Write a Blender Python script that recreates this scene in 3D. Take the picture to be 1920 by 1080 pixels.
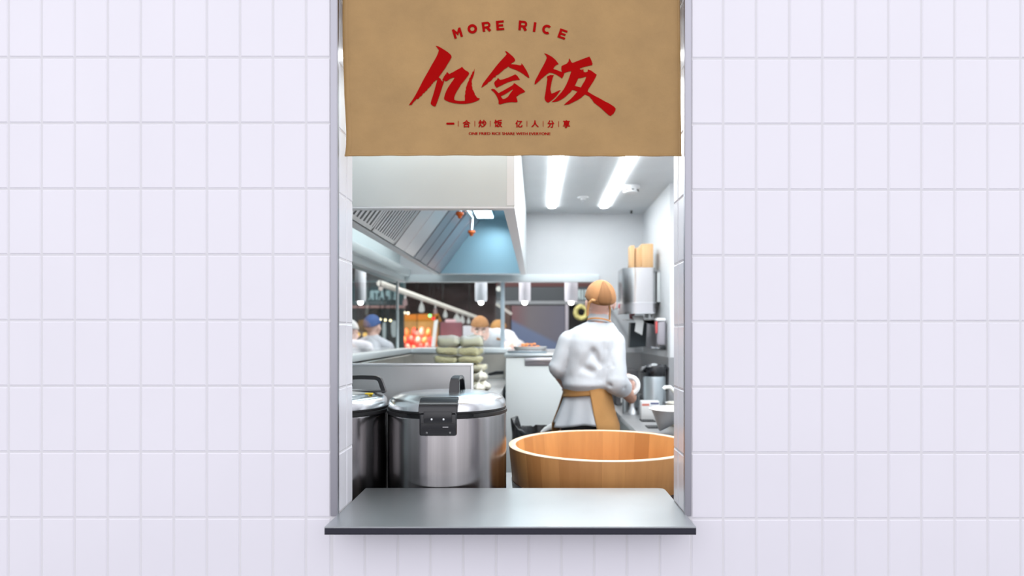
import bpy, bmesh, math, random
from mathutils import Vector, Matrix, noise, geometry
R = math.radians
random.seed(7)
for o in list(bpy.data.objects):
    bpy.data.objects.remove(o)
sc = bpy.context.scene
COL = sc.collection

# ------------------------------------------------------------------ camera
CD, CH, F = 2.0, 1.5, 1240.0          # camera distance from the tiled wall, height, focal length in pixels
cam_d = bpy.data.cameras.new('camera')
cam = bpy.data.objects.new('camera', cam_d)
COL.objects.link(cam)
cam.location = (0, -CD, CH)
cam.rotation_euler = (R(90), 0, 0)
cam_d.sensor_fit = 'HORIZONTAL'
cam_d.sensor_width = 36
cam_d.lens = F / 1920 * 36
cam_d.shift_x = -45 / 1920
cam_d.shift_y = 85 / 1920
cam_d.clip_start = 0.05
cam_d.clip_end = 100
cam_d.dof.use_dof = True
cam_d.dof.focus_distance = 2.2
cam_d.dof.aperture_fstop = 1.9
sc.camera = cam

# ------------------------------------------------------------------ world, front fill, exposure
w = bpy.data.worlds.new('world')
sc.world = w
w.use_nodes = True
nt = w.node_tree
bg = nt.nodes['Background']
tc = nt.nodes.new('ShaderNodeTexCoord')
sp = nt.nodes.new('ShaderNodeSeparateXYZ')
mp = nt.nodes.new('ShaderNodeMapRange')
mp.inputs[1].default_value = -1
mp.inputs[2].default_value = 1
rp = nt.nodes.new('ShaderNodeValToRGB')
els = rp.color_ramp.elements
els[0].position = 0.0
els[0].color = (0.30, 0.30, 0.34, 1)
els[1].position = 1.0
els[1].color = (1.0, 0.985, 1.08, 1)
for p, c in ((0.49, (0.34, 0.34, 0.38, 1)), (0.56, (0.84, 0.83, 0.91, 1)), (0.68, (1.0, 0.985, 1.08, 1))):
    e = els.new(p)
    e.color = c
nt.links.new(tc.outputs['Generated'], sp.inputs[0])
nt.links.new(sp.outputs[2], mp.inputs[0])
nt.links.new(mp.outputs[0], rp.inputs[0])
nt.links.new(rp.outputs[0], bg.inputs[0])
bg.inputs[1].default_value = 0.92

sun_d = bpy.data.lights.new('front_fill', 'SUN')  # broad fill added from behind the camera, reaching under the shelf
sun_d.energy = 1.75
sun_d.angle = R(100)
sun_d.color = (1.0, 0.985, 1.0)
sun = bpy.data.objects.new('front_fill', sun_d)
sun.rotation_euler = (R(85), 0, 0)      # shines towards +Y, slightly downwards
sun.location = (0, -5, 4)
COL.objects.link(sun)

def area(name, loc, rot, sx, sy, energy, col):
    d = bpy.data.lights.new(name, 'AREA')
    d.shape = 'RECTANGLE'
    d.size, d.size_y = sx, sy
    d.energy = energy
    d.color = col
    o = bpy.data.objects.new(name, d)
    o.location = loc
    o.rotation_euler = rot
    COL.objects.link(o)
    return o
area('pass_fill', (0.1, 0.40, 2.51), (R(12), 0, 0), 1.9, 0.12, 9, (0.93, 0.98, 1.0))  # unseen fill added behind the banner for the reveals and hood front
area('kitchen_fill', (0.62, 1.15, 2.515), (0, 0, 0), 1.5, 1.0, 33, (0.95, 0.985, 1.0))  # unseen overhead fill added to brighten cabinet, chef and tub
area('hood_fill', (-0.30, 2.05, 2.385), (0, R(12), 0), 0.10, 2.5, 6, (0.78, 0.93, 1.0))  # extra fill added inside the hood, apart from its visible lamp
area('left_aisle_fill', (-0.97, 2.05, 2.51), (0, R(-8), 0), 0.08, 2.5, 9, (0.93, 0.98, 1.0))  # unseen fill added to lighten the beam over the left glass
area('hall_fill', (-2.0, 9.0, 2.9), (0, 0, 0), 7, 9, 430, (1.0, 0.93, 0.88))  # unseen broad fill added to lift the dark hall
area('pass_outer_fill', (-0.4, 3.88, 2.7), (R(28), 0, 0), 2.8, 0.12, 60, (1.0, 0.98, 0.97))  # unseen fill added to light the pendants and the bending chef
area('stall_light', (-2.02, 9.5, 1.70), (0, 0, 0), 0.5, 0.5, 17, (1.0, 0.56, 0.48))

vs = sc.view_settings
sc.display_settings.display_device = 'sRGB'
vs.view_transform = 'Standard'
vs.look = 'None'
vs.exposure = 0.0
vs.gamma = 1.0
vs.use_curve_mapping = False
sc.cycles.use_denoising = True
sc.cycles.max_bounces = 10
sc.cycles.transparent_max_bounces = 16
sc.cycles.caustics_reflective = False
sc.cycles.caustics_refractive = False
sc.cycles.sample_clamp_indirect = 4.0

# ------------------------------------------------------------------ helpers
def lin(r, g, b):
    f = lambda c: (c / 255 / 12.92) if c / 255 <= 0.04045 else ((c / 255 + 0.055) / 1.055) ** 2.4
    return (f(r), f(g), f(b), 1)

def P(px, py, d):
    """photo pixel at distance d from the camera plane -> place in the scene"""
    return Vector(((px - 1005) * d / F, d - CD, CH - (py - 625) * d / F))

def mat(name, col, rough=0.5, metal=0.0, var=0.0, vscale=(4, 4, 4), bump=0.0, bscale=(60, 60, 60), spec=0.5,
        emit=None, estr=0.0, sheen=0.0, aniso=0.0, coat=0.0, trans=0.0, detail=3.0):
    m = bpy.data.materials.new(name)
    m.use_nodes = True
    t = m.node_tree
    b = t.nodes['Principled BSDF']
    b.inputs['Base Color'].default_value = col
    b.inputs['Roughness'].default_value = rough
    b.inputs['Metallic'].default_value = metal
    b.inputs['Specular IOR Level'].default_value = spec
    b.inputs['Sheen Weight'].default_value = sheen
    b.inputs['Coat Weight'].default_value = coat
    b.inputs['Transmission Weight'].default_value = trans
    if aniso:
        b.inputs['Anisotropic'].default_value = aniso
        tg = t.nodes.new('ShaderNodeTangent')
        tg.direction_type = 'RADIAL'
        tg.axis = 'Z'
        t.links.new(tg.outputs[0], b.inputs['Tangent'])
    if emit:
        b.inputs['Emission Color'].default_value = emit
        b.inputs['Emission Strength'].default_value = estr
    def tex(scale):
        co = t.nodes.new('ShaderNodeTexCoord')
        mpn = t.nodes.new('ShaderNodeMapping')
        mpn.inputs['Scale'].default_value = scale
        n = t.nodes.new('ShaderNodeTexNoise')
        n.inputs['Scale'].default_value = 1.0
        n.inputs['Detail'].default_value = detail
        t.links.new(co.outputs['Object'], mpn.inputs[0])
        t.links.new(mpn.outputs[0], n.inputs['Vector'])
        return n
    if var:
        n = tex(vscale)
        r = t.nodes.new('ShaderNodeValToRGB')
        r.color_ramp.elements[0].position = 0.3
        r.color_ramp.elements[1].position = 0.7
        r.color_ramp.elements[0].color = tuple(min(1, c * (1 - var)) for c in col[:3]) + (1,)
        r.color_ramp.elements[1].color = tuple(min(1, c * (1 + var)) for c in col[:3]) + (1,)
        t.links.new(n.outputs[0], r.inputs[0])
        t.links.new(r.outputs[0], b.inputs['Base Color'])
    if bump:
        n = tex(bscale)
        bp = t.nodes.new('ShaderNodeBump')
        bp.inputs['Strength'].default_value = bump
        bp.inputs['Distance'].default_value = 0.01
        t.links.new(n.outputs[0], bp.inputs['Height'])
        t.links.new(bp.outputs[0], b.inputs['Normal'])
    return m

def finish(me, angle=40):
    bm = bmesh.new()
    bm.from_mesh(me)
    a = R(angle)
    for e in bm.edges:
        if len(e.link_faces) == 2:
            e.smooth = e.calc_face_angle(0) < a
        else:
            e.smooth = True
    for f in bm.faces:
        f.smooth = True
    bm.to_mesh(me)
    bm.free()

def build(name, bm, m, parent=None, angle=40, normals=True):
    """link a bmesh as ONE mesh object; vertices are given in world space"""
    if normals:
        bmesh.ops.recalc_face_normals(bm, faces=bm.faces[:])
    me = bpy.data.meshes.new(name)
    if parent is not None:
        base = Vector(parent.get('_at', (0, 0, 0)))
        bmesh.ops.translate(bm, verts=bm.verts, vec=-base)
    bm.to_mesh(me)
    bm.free()
    finish(me, angle)
    for mm in (m if isinstance(m, (list, tuple)) else [m]):
        me.materials.append(mm)
    o = bpy.data.objects.new(name, me)
    COL.objects.link(o)
    if parent is not None:
        o.parent = parent
        o['_at'] = (0, 0, 0) if False else tuple(parent.get('_at', (0, 0, 0)))
    return o

def tag(o, label, cat, group=None, kind=None):
    o['label'] = label
    o['category'] = cat
    if group:
        o['group'] = group
    if kind:
        o['kind'] = kind
    return o

def thing(name, label, cat, at, group=None):
    o = bpy.data.objects.new(name, None)
    o.empty_display_size = 0.1
    o.location = at
    o['_at'] = tuple(at)
    COL.objects.link(o)
    return tag(o, label, cat, group)

def single(name, bm, m, label, cat, group=None, angle=40):
    return tag(build(name, bm, m, None, angle), label, cat, group)

def struct(name, bm, m, parent=None, angle=40):
    o = build(name, bm, m, parent, angle)
    o['kind'] = 'structure'
    return o

def copy_tree(root, delta, label):
    r = root.copy()
    COL.objects.link(r)
    r.location = root.location + Vector(delta)
    r['label'] = label
    for ch in list(root.children):
        c = ch.copy()
        COL.objects.link(c)
        c.parent = r
        for g in ch.children:
            d = g.copy()
            COL.objects.link(d)
            d.parent = c
    return r

def B():
    return bmesh.new()

def box(bm, x0, x1, y0, y1, z0, z1, bev=0.0, seg=2, mtx=None, mi=0):
    r = bmesh.ops.create_cube(bm, size=1.0)
    vsx = r['verts']
    for v in vsx:
        v.co = Vector(((x0 + x1) / 2 + v.co.x * (x1 - x0), (y0 + y1) / 2 + v.co.y * (y1 - y0), (z0 + z1) / 2 + v.co.z * (z1 - z0)))
    fs = set()
    for v in vsx:
        fs.update(v.link_faces)
    if bev:
        es = set()
        for v in vsx:
            es.update(v.link_edges)
        rr = bmesh.ops.bevel(bm, geom=list(es), offset=bev, segments=seg, profile=0.5, affect='EDGES')
        vsx = list({v for f in rr['faces'] for v in f.verts} | {v for v in vsx if v.is_valid})
        fs = {f for v in vsx for f in v.link_faces}
    if mtx is not None:
        for v in vsx:
            v.co = mtx @ v.co
    for f in fs:
        if f.is_valid:
            f.material_index = mi
    return vsx

def lathe(bm, prof, c=(0, 0, 0), seg=48, mtx=None, sx=1.0, sy=1.0, a0=0, a1=360, close=True, mi=0):
    """profile of (radius, z) turned about the z axis through c; a closed profile makes a shell"""
    full = abs(a1 - a0) >= 360
    n = seg if full else seg + 1
    rings = []
    new = []
    for (r, z) in prof:
        if r < 1e-6:
            v = bm.verts.new((c[0], c[1], c[2] + z))
            rings.append([v])
            new.append(v)
        else:
            ring = []
            for i in range(n):
                a = R(a0 + (a1 - a0) * i / seg)
                v = bm.verts.new((c[0] + r * math.cos(a) * sx, c[1] + r * math.sin(a) * sy, c[2] + z))
                ring.append(v)
                new.append(v)
            rings.append(ring)
    for k in range(len(rings) - 1):
        a, b = rings[k], rings[k + 1]
        for i in range(seg):
            j = (i + 1) % n
            try:
                if len(a) == 1 and len(b) == 1:
                    continue
                if len(a) == 1:
                    f = bm.faces.new((a[0], b[j], b[i]))
                elif len(b) == 1:
                    f = bm.faces.new((a[i], a[j], b[0]))
                else:
                    f = bm.faces.new((a[i], a[j], b[j], b[i]))
                f.material_index = mi
            except ValueError:
                pass
    if mtx is not None:
        for v in new:
            v.co = mtx @ v.co
    return new

def tube(bm, pts, r, seg=10, closed=False, caps=True, flat=1.0):
    """round tube along points; r is one radius or one per point"""
    pts = [Vector(p) for p in pts]
    n = len(pts)
    rs = r if isinstance(r, (list, tuple)) else [r] * n
    rings = []
    up = None
    for i, p in enumerate(pts):
        if closed:
            t = pts[(i + 1) % n] - pts[i - 1]
        else:
            t = pts[min(i + 1, n - 1)] - pts[max(i - 1, 0)]
        t.normalize()
        if up is None:
            up = t.orthogonal().normalized()
        up = (up - t * up.dot(t))
        if up.length < 1e-6:
            up = t.orthogonal()
        up.normalize()
        s = t.cross(up)
        rings.append([bm.verts.new(p + (up * math.cos(2 * math.pi * k / seg) + s * math.sin(2 * math.pi * k / seg) * flat) * rs[i]) for k in range(seg)])
    m = n if closed else n - 1
    for i in range(m):
        a, b = rings[i], rings[(i + 1) % n]
        for k in range(seg):
            bm.faces.new((a[k], a[(k + 1) % seg], b[(k + 1) % seg], b[k]))
    if caps and not closed:
        bm.faces.new(rings[0][::-1])
        bm.faces.new(rings[-1])
    return [v for rg in rings for v in rg]

def ball(bm, c, r, seg=16, rot=None):
    r = (r, r, r) if isinstance(r, (int, float)) else r
    q = bmesh.ops.create_uvsphere(bm, u_segments=seg, v_segments=max(6, seg * 2 // 3), radius=1.0)
    M = Matrix.Translation(Vector(c)) @ (rot.to_4x4() if rot is not None else Matrix.Identity(4)) @ Matrix.Diagonal((r[0], r[1], r[2], 1))
    for v in q['verts']:
        v.co = M @ v.co
    return q['verts']

def capsule(bm, p0, p1, r0, r1, seg=14):
    """tapered limb piece with round ends"""
    p0, p1 = Vector(p0), Vector(p1)
    t = (p1 - p0)
    L = t.length
    t = t / L if L > 1e-9 else Vector((0, 0, 1))
    u = t.orthogonal().normalized()
    s = t.cross(u)
    prof = []
    for k in range(6):
        a = R(90 * k / 5)
        prof.append((p0 - t * r0 * math.cos(a), r0 * math.sin(a)))
    for k in range(6):
        a = R(90 * k / 5)
        prof.append((p1 + t * r1 * math.sin(a), r1 * math.cos(a)))
    rings = []
    for c, r in prof:
        if r < 1e-5:
            rings.append([bm.verts.new(c)])
        else:
            rings.append([bm.verts.new(c + (u * math.cos(2 * math.pi * k / seg) + s * math.sin(2 * math.pi * k / seg)) * r) for k in range(seg)])
    for i in range(len(rings) - 1):
        a, b = rings[i], rings[i + 1]
        for k in range(seg):
            j = (k + 1) % seg
            if len(a) == 1:
                bm.faces.new((a[0], b[j], b[k]))
            elif len(b) == 1:
                bm.faces.new((a[k], a[j], b[0]))
            else:
                bm.faces.new((a[k], a[j], b[j], b[k]))

def loft(bm, rings, seg=32, cap=True):
    """closed body from (x, y, z, rx, ry[, turn]) ellipses"""
    rs = []
    for q in rings:
        x, y, z, rx, ry = q[:5]
        tw = R(q[5]) if len(q) > 5 else 0
        rg = []
        for k in range(seg):
            a = 2 * math.pi * k / seg
            ex, ey = rx * math.cos(a), ry * math.sin(a)
            rg.append(bm.verts.new((x + ex * math.cos(tw) - ey * math.sin(tw), y + ex * math.sin(tw) + ey * math.cos(tw), z)))
        rs.append(rg)
    for i in range(len(rs) - 1):
        a, b = rs[i], rs[i + 1]
        for k in range(seg):
            j = (k + 1) % seg
            bm.faces.new((a[k], a[j], b[j], b[k]))
    if cap:
        bm.faces.new(rs[0][::-1])
        bm.faces.new(rs[-1])

def skin(name, bm, m, parent, voxel=0.008, smooth=6, post=None):
    """melt overlapping closed pieces into one continuous surface"""
    bmesh.ops.recalc_face_normals(bm, faces=bm.faces[:])
    me = bpy.data.meshes.new(name)
    bm.to_mesh(me)
    bm.free()
    o = bpy.data.objects.new(name + '_tmp', me)
    COL.objects.link(o)
    md = o.modifiers.new('r', 'REMESH')
    md.mode = 'VOXEL'
    md.voxel_size = voxel
    ms = o.modifiers.new('s', 'SMOOTH')
    ms.iterations = smooth
    ms.factor = 0.5
    dg = bpy.context.evaluated_depsgraph_get()
    me2 = bpy.data.meshes.new_from_object(o.evaluated_get(dg))
    bpy.data.objects.remove(o)
    bpy.data.meshes.remove(me)
    me2.name = name
    if post:
        nrm = [v.normal.copy() for v in me2.vertices]
        for v, n_ in zip(me2.vertices, nrm):
            v.co = post(v.co.copy(), n_)
    base = Vector(parent.get('_at', (0, 0, 0))) if parent is not None else Vector((0, 0, 0))
    for v in me2.vertices:
        v.co -= base
    for p in me2.polygons:
        p.use_smooth = True
    me2.materials.clear()
    for mm in (m if isinstance(m, (list, tuple)) else [m]):
        me2.materials.append(mm)
    ob = bpy.data.objects.new(name, me2)
    COL.objects.link(ob)
    if parent is not None:
        ob.parent = parent
        ob['_at'] = tuple(base)
    return ob

def wrinkle(amp, scale, folds=()):
    """cloth surface: soft noise plus long folds given as (start, end, width, depth)"""
    fs = [(Vector(a), Vector(b), wd, dp) for a, b, wd, dp in folds]
    def f(co, n):
        d = amp * noise.noise(Vector((co.x * scale, co.y * scale, co.z * scale * 0.6))) + amp * 0.5 * noise.noise(co * scale * 2.3)
        for a, b, wd, dp in fs:
            ab = b - a
            t = max(0, min(1, (co - a).dot(ab) / ab.length_squared))
            dist = (co - (a + ab * t)).length
            if dist < wd * 3:
                d -= dp * math.exp(-(dist / wd) ** 2) * math.sin(math.pi * min(1, 0.15 + t * 0.85)) ** 0.5
        return co + n * d
    return f

# ------------------------------------------------------------------ materials
M = {}
M['tile'] = mat('glazed_white_tile', (0.800, 0.790, 0.842, 1), 0.22, var=0.012, vscale=(3, 3, 2), bump=0.05, bscale=(9, 9, 6))
M['grout'] = mat('grey_grout', (0.72, 0.715, 0.74, 1), 0.9)
M['plaster'] = mat('white_wall_paint', (0.72, 0.735, 0.76, 1), 0.45, var=0.02)
M['ceiling'] = mat('white_ceiling_paint', (0.83, 0.86, 0.88, 1), 0.6, var=0.02)
M['kfloor'] = mat('grey_floor_tile', (0.48, 0.48, 0.49, 1), 0.4, var=0.1)
M['cfloor'] = mat('dark_terrazzo', (0.42, 0.42, 0.44, 1), 0.85, spec=0.1, var=0.25, vscale=(30, 30, 30))
M['steel'] = mat('brushed_steel', (0.60, 0.61, 0.63, 1), 0.27, 1.0, bump=0.03, bscale=(3, 3, 220))
M['steel_soft'] = mat('satin_steel', (0.60, 0.60, 0.61, 1), 0.42, 1.0, var=0.08, vscale=(3, 3, 3), bump=0.03, bscale=(200, 4, 4))
M['shelf_steel'] = mat('scratched_steel', (0.47, 0.495, 0.505, 1), 0.33, 0.88, var=0.05, vscale=(4, 4, 4), bump=0.04, bscale=(500, 500, 500))
M['cooker_reflection_steel'] = mat('cooker_reflection_steel', (0.29, 0.28, 0.285, 1), 0.2, 1.0, var=0.22, vscale=(22, 22, 0.4), bump=0.02, bscale=(70, 70, 1.5))  # dark tone and upright streaks put reflections into the colour
M['lid_steel'] = mat('lid_steel', (0.74, 0.76, 0.78, 1), 0.24, 1.0, bump=0.02, bscale=(8, 8, 60))
M['chrome'] = mat('chrome', (0.85, 0.86, 0.88, 1), 0.08, 1.0)
M['black'] = mat('black_plastic', (0.010, 0.011, 0.014, 1), 0.26, coat=0.2)
M['black_matte'] = mat('black_rubber', (0.012, 0.012, 0.013, 1), 0.5)
M['white_panel'] = mat('white_enamel', (0.74, 0.775, 0.785, 1), 0.3)
M['white_plastic'] = mat('white_plastic', (0.86, 0.87, 0.88, 1), 0.35)
M['red'] = mat('red_print', lin(163, 2, 2), 0.8, spec=0.08, var=0.05, vscale=(12, 12, 12))
M['red_thin'] = mat('faded_red_print', lin(160, 62, 36), 0.8, spec=0.1)

# kraft brown cloth
def cloth_mat(name, col, sheen=0.1, rough=0.62, weave=900, wr=0.25):
    m = mat(name, col, rough, sheen=sheen, spec=0.35)
    t = m.node_tree
    b = t.nodes['Principled BSDF']
    co = t.nodes.new('ShaderNodeTexCoord')
    n1 = t.nodes.new('ShaderNodeTexNoise')
    n1.inputs['Scale'].default_value = 6
    n1.inputs['Detail'].default_value = 6
    n1.inputs['Roughness'].default_value = 0.6
    n2 = t.nodes.new('ShaderNodeTexNoise')
    n2.inputs['Scale'].default_value = weave
    n2.inputs['Detail'].default_value = 2
    r = t.nodes.new('ShaderNodeValToRGB')
    r.color_ramp.elements[0].position = 0.25
    r.color_ramp.elements[1].position = 0.75
    r.color_ramp.elements[0].color = tuple(c * 0.86 for c in col[:3]) + (1,)
    r.color_ramp.elements[1].color = tuple(min(1, c * 1.12) for c in col[:3]) + (1,)
    mx = t.nodes.new('ShaderNodeMath')
    mx.operation = 'ADD'
    ml = t.nodes.new('ShaderNodeMath')
    ml.operation = 'MULTIPLY'
    ml.inputs[1].default_value = 0.35
    sb = t.nodes.new('ShaderNodeMath')
    sb.operation = 'SUBTRACT'
    sb.inputs[1].default_value = 0.175
    for n in (n1, n2):
        t.links.new(co.outputs['Object'], n.inputs['Vector'])
    t.links.new(n2.outputs[0], ml.inputs[0])
    t.links.new(ml.outputs[0], sb.inputs[0])
    t.links.new(n1.outputs[0], mx.inputs[0])
    t.links.new(sb.outputs[0], mx.inputs[1])
    t.links.new(mx.outputs[0], r.inputs[0])
    t.links.new(r.outputs[0], b.inputs['Base Color'])
    bp = t.nodes.new('ShaderNodeBump')
    bp.inputs['Strength'].default_value = wr
    bp.inputs['Distance'].default_value = 0.02
    t.links.new(n1.outputs[0], bp.inputs['Height'])
    t.links.new(bp.outputs[0], b.inputs['Normal'])
    return m
M['kraft'] = cloth_mat('kraft_brown_cloth', (0.400, 0.243, 0.090, 1), 0.0, 0.46)
M['tan'] = cloth_mat('tan_cotton', (0.35, 0.165, 0.066, 1), 0.05, 0.8, 500, 0.1)
M['apron'] = cloth_mat('brown_cotton', (0.42, 0.215, 0.072, 1), 0.05, 0.8, 500, 0.12)
M['jacket'] = mat('white_cotton', (0.51, 0.535, 0.575, 1), 0.8, bump=0.12, bscale=(25, 25, 18))
M['trousers'] = mat('black_cotton', (0.012, 0.012, 0.014, 1), 0.8)
M['skin'] = mat('skin', (0.80, 0.53, 0.45, 1), 0.5, var=0.08, vscale=(18, 18, 18))
M['skin_arm'] = mat('shaded_skin', (0.50, 0.27, 0.19, 1), 0.5, var=0.1, vscale=(18, 18, 18))
M['hair'] = mat('dark_hair', (0.03, 0.02, 0.016, 1), 0.7)

# coopered wood, one tone for each stave, grain running up
def wood_mat(name, a, b_, staves=0, grain=(30, 30, 2.2), rough=0.5):
    m = mat(name, a, rough, spec=0.35)
    t = m.node_tree
    bs = t.nodes['Principled BSDF']
    co = t.nodes.new('ShaderNodeTexCoord')
    mpn = t.nodes.new('ShaderNodeMapping')
    mpn.inputs['Scale'].default_value = grain
    n = t.nodes.new('ShaderNodeTexNoise')
    n.inputs['Scale'].default_value = 1
    n.inputs['Detail'].default_value = 5
    t.links.new(co.outputs['Object'], mpn.inputs[0])
    t.links.new(mpn.outputs[0], n.inputs['Vector'])
    r = t.nodes.new('ShaderNodeValToRGB')
    r.color_ramp.elements[0].position = 0.3
    r.color_ramp.elements[1].position = 0.72
    r.color_ramp.elements[0].color = b_
    r.color_ramp.elements[1].color = a
    src = n.outputs[0]
    if staves:
        s = t.nodes.new('ShaderNodeSeparateXYZ')
        at = t.nodes.new('ShaderNodeMath')
        at.operation = 'ARCTAN2'
        mu = t.nodes.new('ShaderNodeMath')
        mu.operation = 'MULTIPLY'
        mu.inputs[1].default_value = staves / (2 * math.pi)
        fl = t.nodes.new('ShaderNodeMath')
        fl.operation = 'FLOOR'
        wn = t.nodes.new('ShaderNodeTexWhiteNoise')
        wn.noise_dimensions = '1D'
        mi = t.nodes.new('ShaderNodeMix')
        mi.inputs[0].default_value = 0.5
        t.links.new(co.outputs['Object'], s.inputs[0])
        t.links.new(s.outputs[1], at.inputs[0])
        t.links.new(s.outputs[0], at.inputs[1])
        t.links.new(at.outputs[0], mu.inputs[0])
        t.links.new(mu.outputs[0], fl.inputs[0])
        t.links.new(fl.outputs[0], wn.inputs['W'])
        t.links.new(n.outputs[0], mi.inputs[2])
        t.links.new(wn.outputs['Value'], mi.inputs[3])
        src = mi.outputs[0]
    t.links.new(src, r.inputs[0])
    t.links.new(r.outputs[0], bs.inputs['Base Color'])
    return m
M['tub'] = wood_mat('coopered_cypress', (0.64, 0.315, 0.108, 1), (0.46, 0.205, 0.064, 1), 30)
M['tub_rim'] = wood_mat('lit_end_grain', (0.86, 0.66, 0.46, 1), (0.78, 0.55, 0.36, 1), 34, (60, 60, 60))  # end grain is paler, and direct light is painted into the tone too
M['hoop'] = mat('dark_hoop', (0.05, 0.018, 0.012, 1), 0.4)
M['board'] = wood_mat('beech', (0.76, 0.50, 0.27, 1), (0.66, 0.39, 0.19, 1), 0, (40, 40, 3))

def glow(name, col, s):
    m = bpy.data.materials.new(name)
    m.use_nodes = True
    t = m.node_tree
    t.nodes.remove(t.nodes['Principled BSDF'])
    e = t.nodes.new('ShaderNodeEmission')
    e.inputs[0].default_value = col
    e.inputs[1].default_value = s
    t.links.new(e.outputs[0], t.nodes['Material Output'].inputs[0])
    return m
M['strip'] = glow('strip_light', (0.93, 0.98, 1.0, 1), 27)
M['hood_lamp'] = glow('hood_lamp_glow', (0.62, 0.88, 1.0, 1), 10)
M['bulb'] = glow('warm_bulb', (1.0, 0.84, 0.62, 1), 3.5)
M['bulb_white'] = glow('white_bulb', (1.0, 0.98, 0.93, 1), 12)

# clear glass pane: mostly straight-through, a little mirror
def glass_mat(name, tint, refl=0.1):
    m = bpy.data.materials.new(name)
    m.use_nodes = True
    t = m.node_tree
    t.nodes.remove(t.nodes['Principled BSDF'])
    tr = t.nodes.new('ShaderNodeBsdfTransparent')
    tr.inputs[0].default_value = tint
    gl = t.nodes.new('ShaderNodeBsdfGlossy')
    gl.inputs['Roughness'].default_value = 0.02
    mx = t.nodes.new('ShaderNodeMixShader')
    fr = t.nodes.new('ShaderNodeFresnel')
    fr.inputs[0].default_value = 1.45
    ge = t.nodes.new('ShaderNodeNewGeometry')
    iv = t.nodes.new('ShaderNodeMath')
    iv.operation = 'SUBTRACT'
    iv.inputs[0].default_value = 1.0
    ml = t.nodes.new('ShaderNodeMath')
    ml.operation = 'MULTIPLY'
    t.links.new(ge.outputs['Backfacing'], iv.inputs[1])
    t.links.new(fr.outputs[0], ml.inputs[0])
    t.links.new(iv.outputs[0], ml.inputs[1])
    t.links.new(ml.outputs[0], mx.inputs[0])
    t.links.new(tr.outputs[0], mx.inputs[1])
    t.links.new(gl.outputs[0], mx.inputs[2])
    t.links.new(mx.outputs[0], t.nodes['Material Output'].inputs[0])
    return m
M['glass'] = glass_mat('clear_glass', (0.93, 0.97, 0.97, 1))
M['film'] = glass_mat('clear_plastic_film', (0.94, 0.95, 0.93, 1))

# ------------------------------------------------------------------ tiled front wall with its opening
OX0, OX1 = -0.6016, 0.4516             # the opening
SILL, OTOP = 0.952, 2.62
WT = 0.17                              # wall thickness
TW, TH = 0.1, 0.19887
ROW0 = 2.3340                          # a horizontal joint on the left; rows continue up and down
def tiles(bm, u0, u1, v0, v1, place, uj, vj, uw=TW, vh=TH, gap=0.003, bev=0.0040, dep=0.0026):
    """bevelled tiles filling u0..u1 x v0..v1 with joints at uj + k uw and vj + k vh"""
    k0, k1 = math.floor((u0 - uj) / uw), math.ceil((u1 - uj) / uw)
    l0, l1 = math.floor((v0 - vj) / vh), math.ceil((v1 - vj) / vh)
    for k in range(k0, k1):
        a0, a1 = max(u0, uj + k * uw + gap / 2), min(u1, uj + (k + 1) * uw - gap / 2)
        if a1 - a0 < 0.008:
            continue
        for l in range(l0, l1):
            b0, b1 = max(v0, vj + l * vh + gap / 2), min(v1, vj + (l + 1) * vh - gap / 2)
            if b1 - b0 < 0.008:
                continue
            tz = random.uniform(-0.0002, 0.0002)
            o = [bm.verts.new(place(u, v, -dep)) for u, v in ((a0, b0), (a1, b0), (a1, b1), (a0, b1))]
            i = [bm.verts.new(place(u, v, tz)) for u, v in ((a0 + bev, b0 + bev), (a1 - bev, b0 + bev), (a1 - bev, b1 - bev), (a0 + bev, b1 - bev))]
            bm.faces.new(i)
            for q in range(4):
                bm.faces.new((o[q], o[(q + 1) % 4], i[(q + 1) % 4], i[q]))
def wall_box(bm, x0, x1, z0, z1):
    box(bm, x0, x1, 0.0018, WT, z0, z1, mi=1)
bm = B()
front = lambda u, v, d: (u, -d, v)
XL, XR, ZT = -3.0, 3.0, 2.95
wall_box(bm, XL, OX0 - 0.002, 0, ZT)
wall_box(bm, OX1 + 0.002, XR, 0, ZT)
wall_box(bm, OX0 - 0.002, OX1 + 0.002, 0, SILL - 0.022)
wall_box(bm, OX0 - 0.002, OX1 + 0.002, OTOP, ZT)
tiles(bm, XL, -0.6215, 0, ZT, front, (15.5 - 1005) / 620, ROW0)
tiles(bm, 0.470, XR, 0, ZT, front, (1356 - 1005) / 620, ROW0 - 0.003)
tiles(bm, -0.6195, 0.4675, 0, SILL - 0.024, front, (684.5 - 1005) / 620, ROW0 - 7 * TH, 0.09895)
tiles(bm, -0.6195, 0.4675, OTOP + 0.02, ZT, front, (684.5 - 1005) / 620, ROW0, 0.09895)
rz = ROW0 - 0.008
lrev = lambda u, v, d: (OX0 + d, u, v)
rrev = lambda u, v, d: (OX1 - d, u, v)
tiles(bm, 0.002, WT, SILL, OTOP, lrev, 0.103, rz, 0.103)
tiles(bm, 0.002, WT, SILL, OTOP, rrev, 0.103, rz - 0.006, 0.103)
bmesh.ops.recalc_face_normals(bm, faces=[f for f in bm.faces if f.material_index == 1])
me = bpy.data.meshes.new('wall_front')
bm.to_mesh(me)
bm.free()
me.materials.append(M['tile'])
me.materials.append(M['grout'])
# the tile faces must look outwards
bmf = bmesh.new()
bmf.from_mesh(me)
for f in bmf.faces:
    if f.material_index == 0:
        c = f.calc_center_median()
        n = f.normal
        if c.y > 0.0021:
            out = Vector((1, 0, 0)) if c.x < -0.3 else Vector((-1, 0, 0))
        else:
            out = Vector((0, -1, 0))
        if n.dot(out) < 0:
            f.normal_flip()
bmf.to_mesh(me)
bmf.free()
wf = bpy.data.objects.new('wall_front', me)
COL.objects.link(wf)
wf['kind'] = 'structure'

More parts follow.
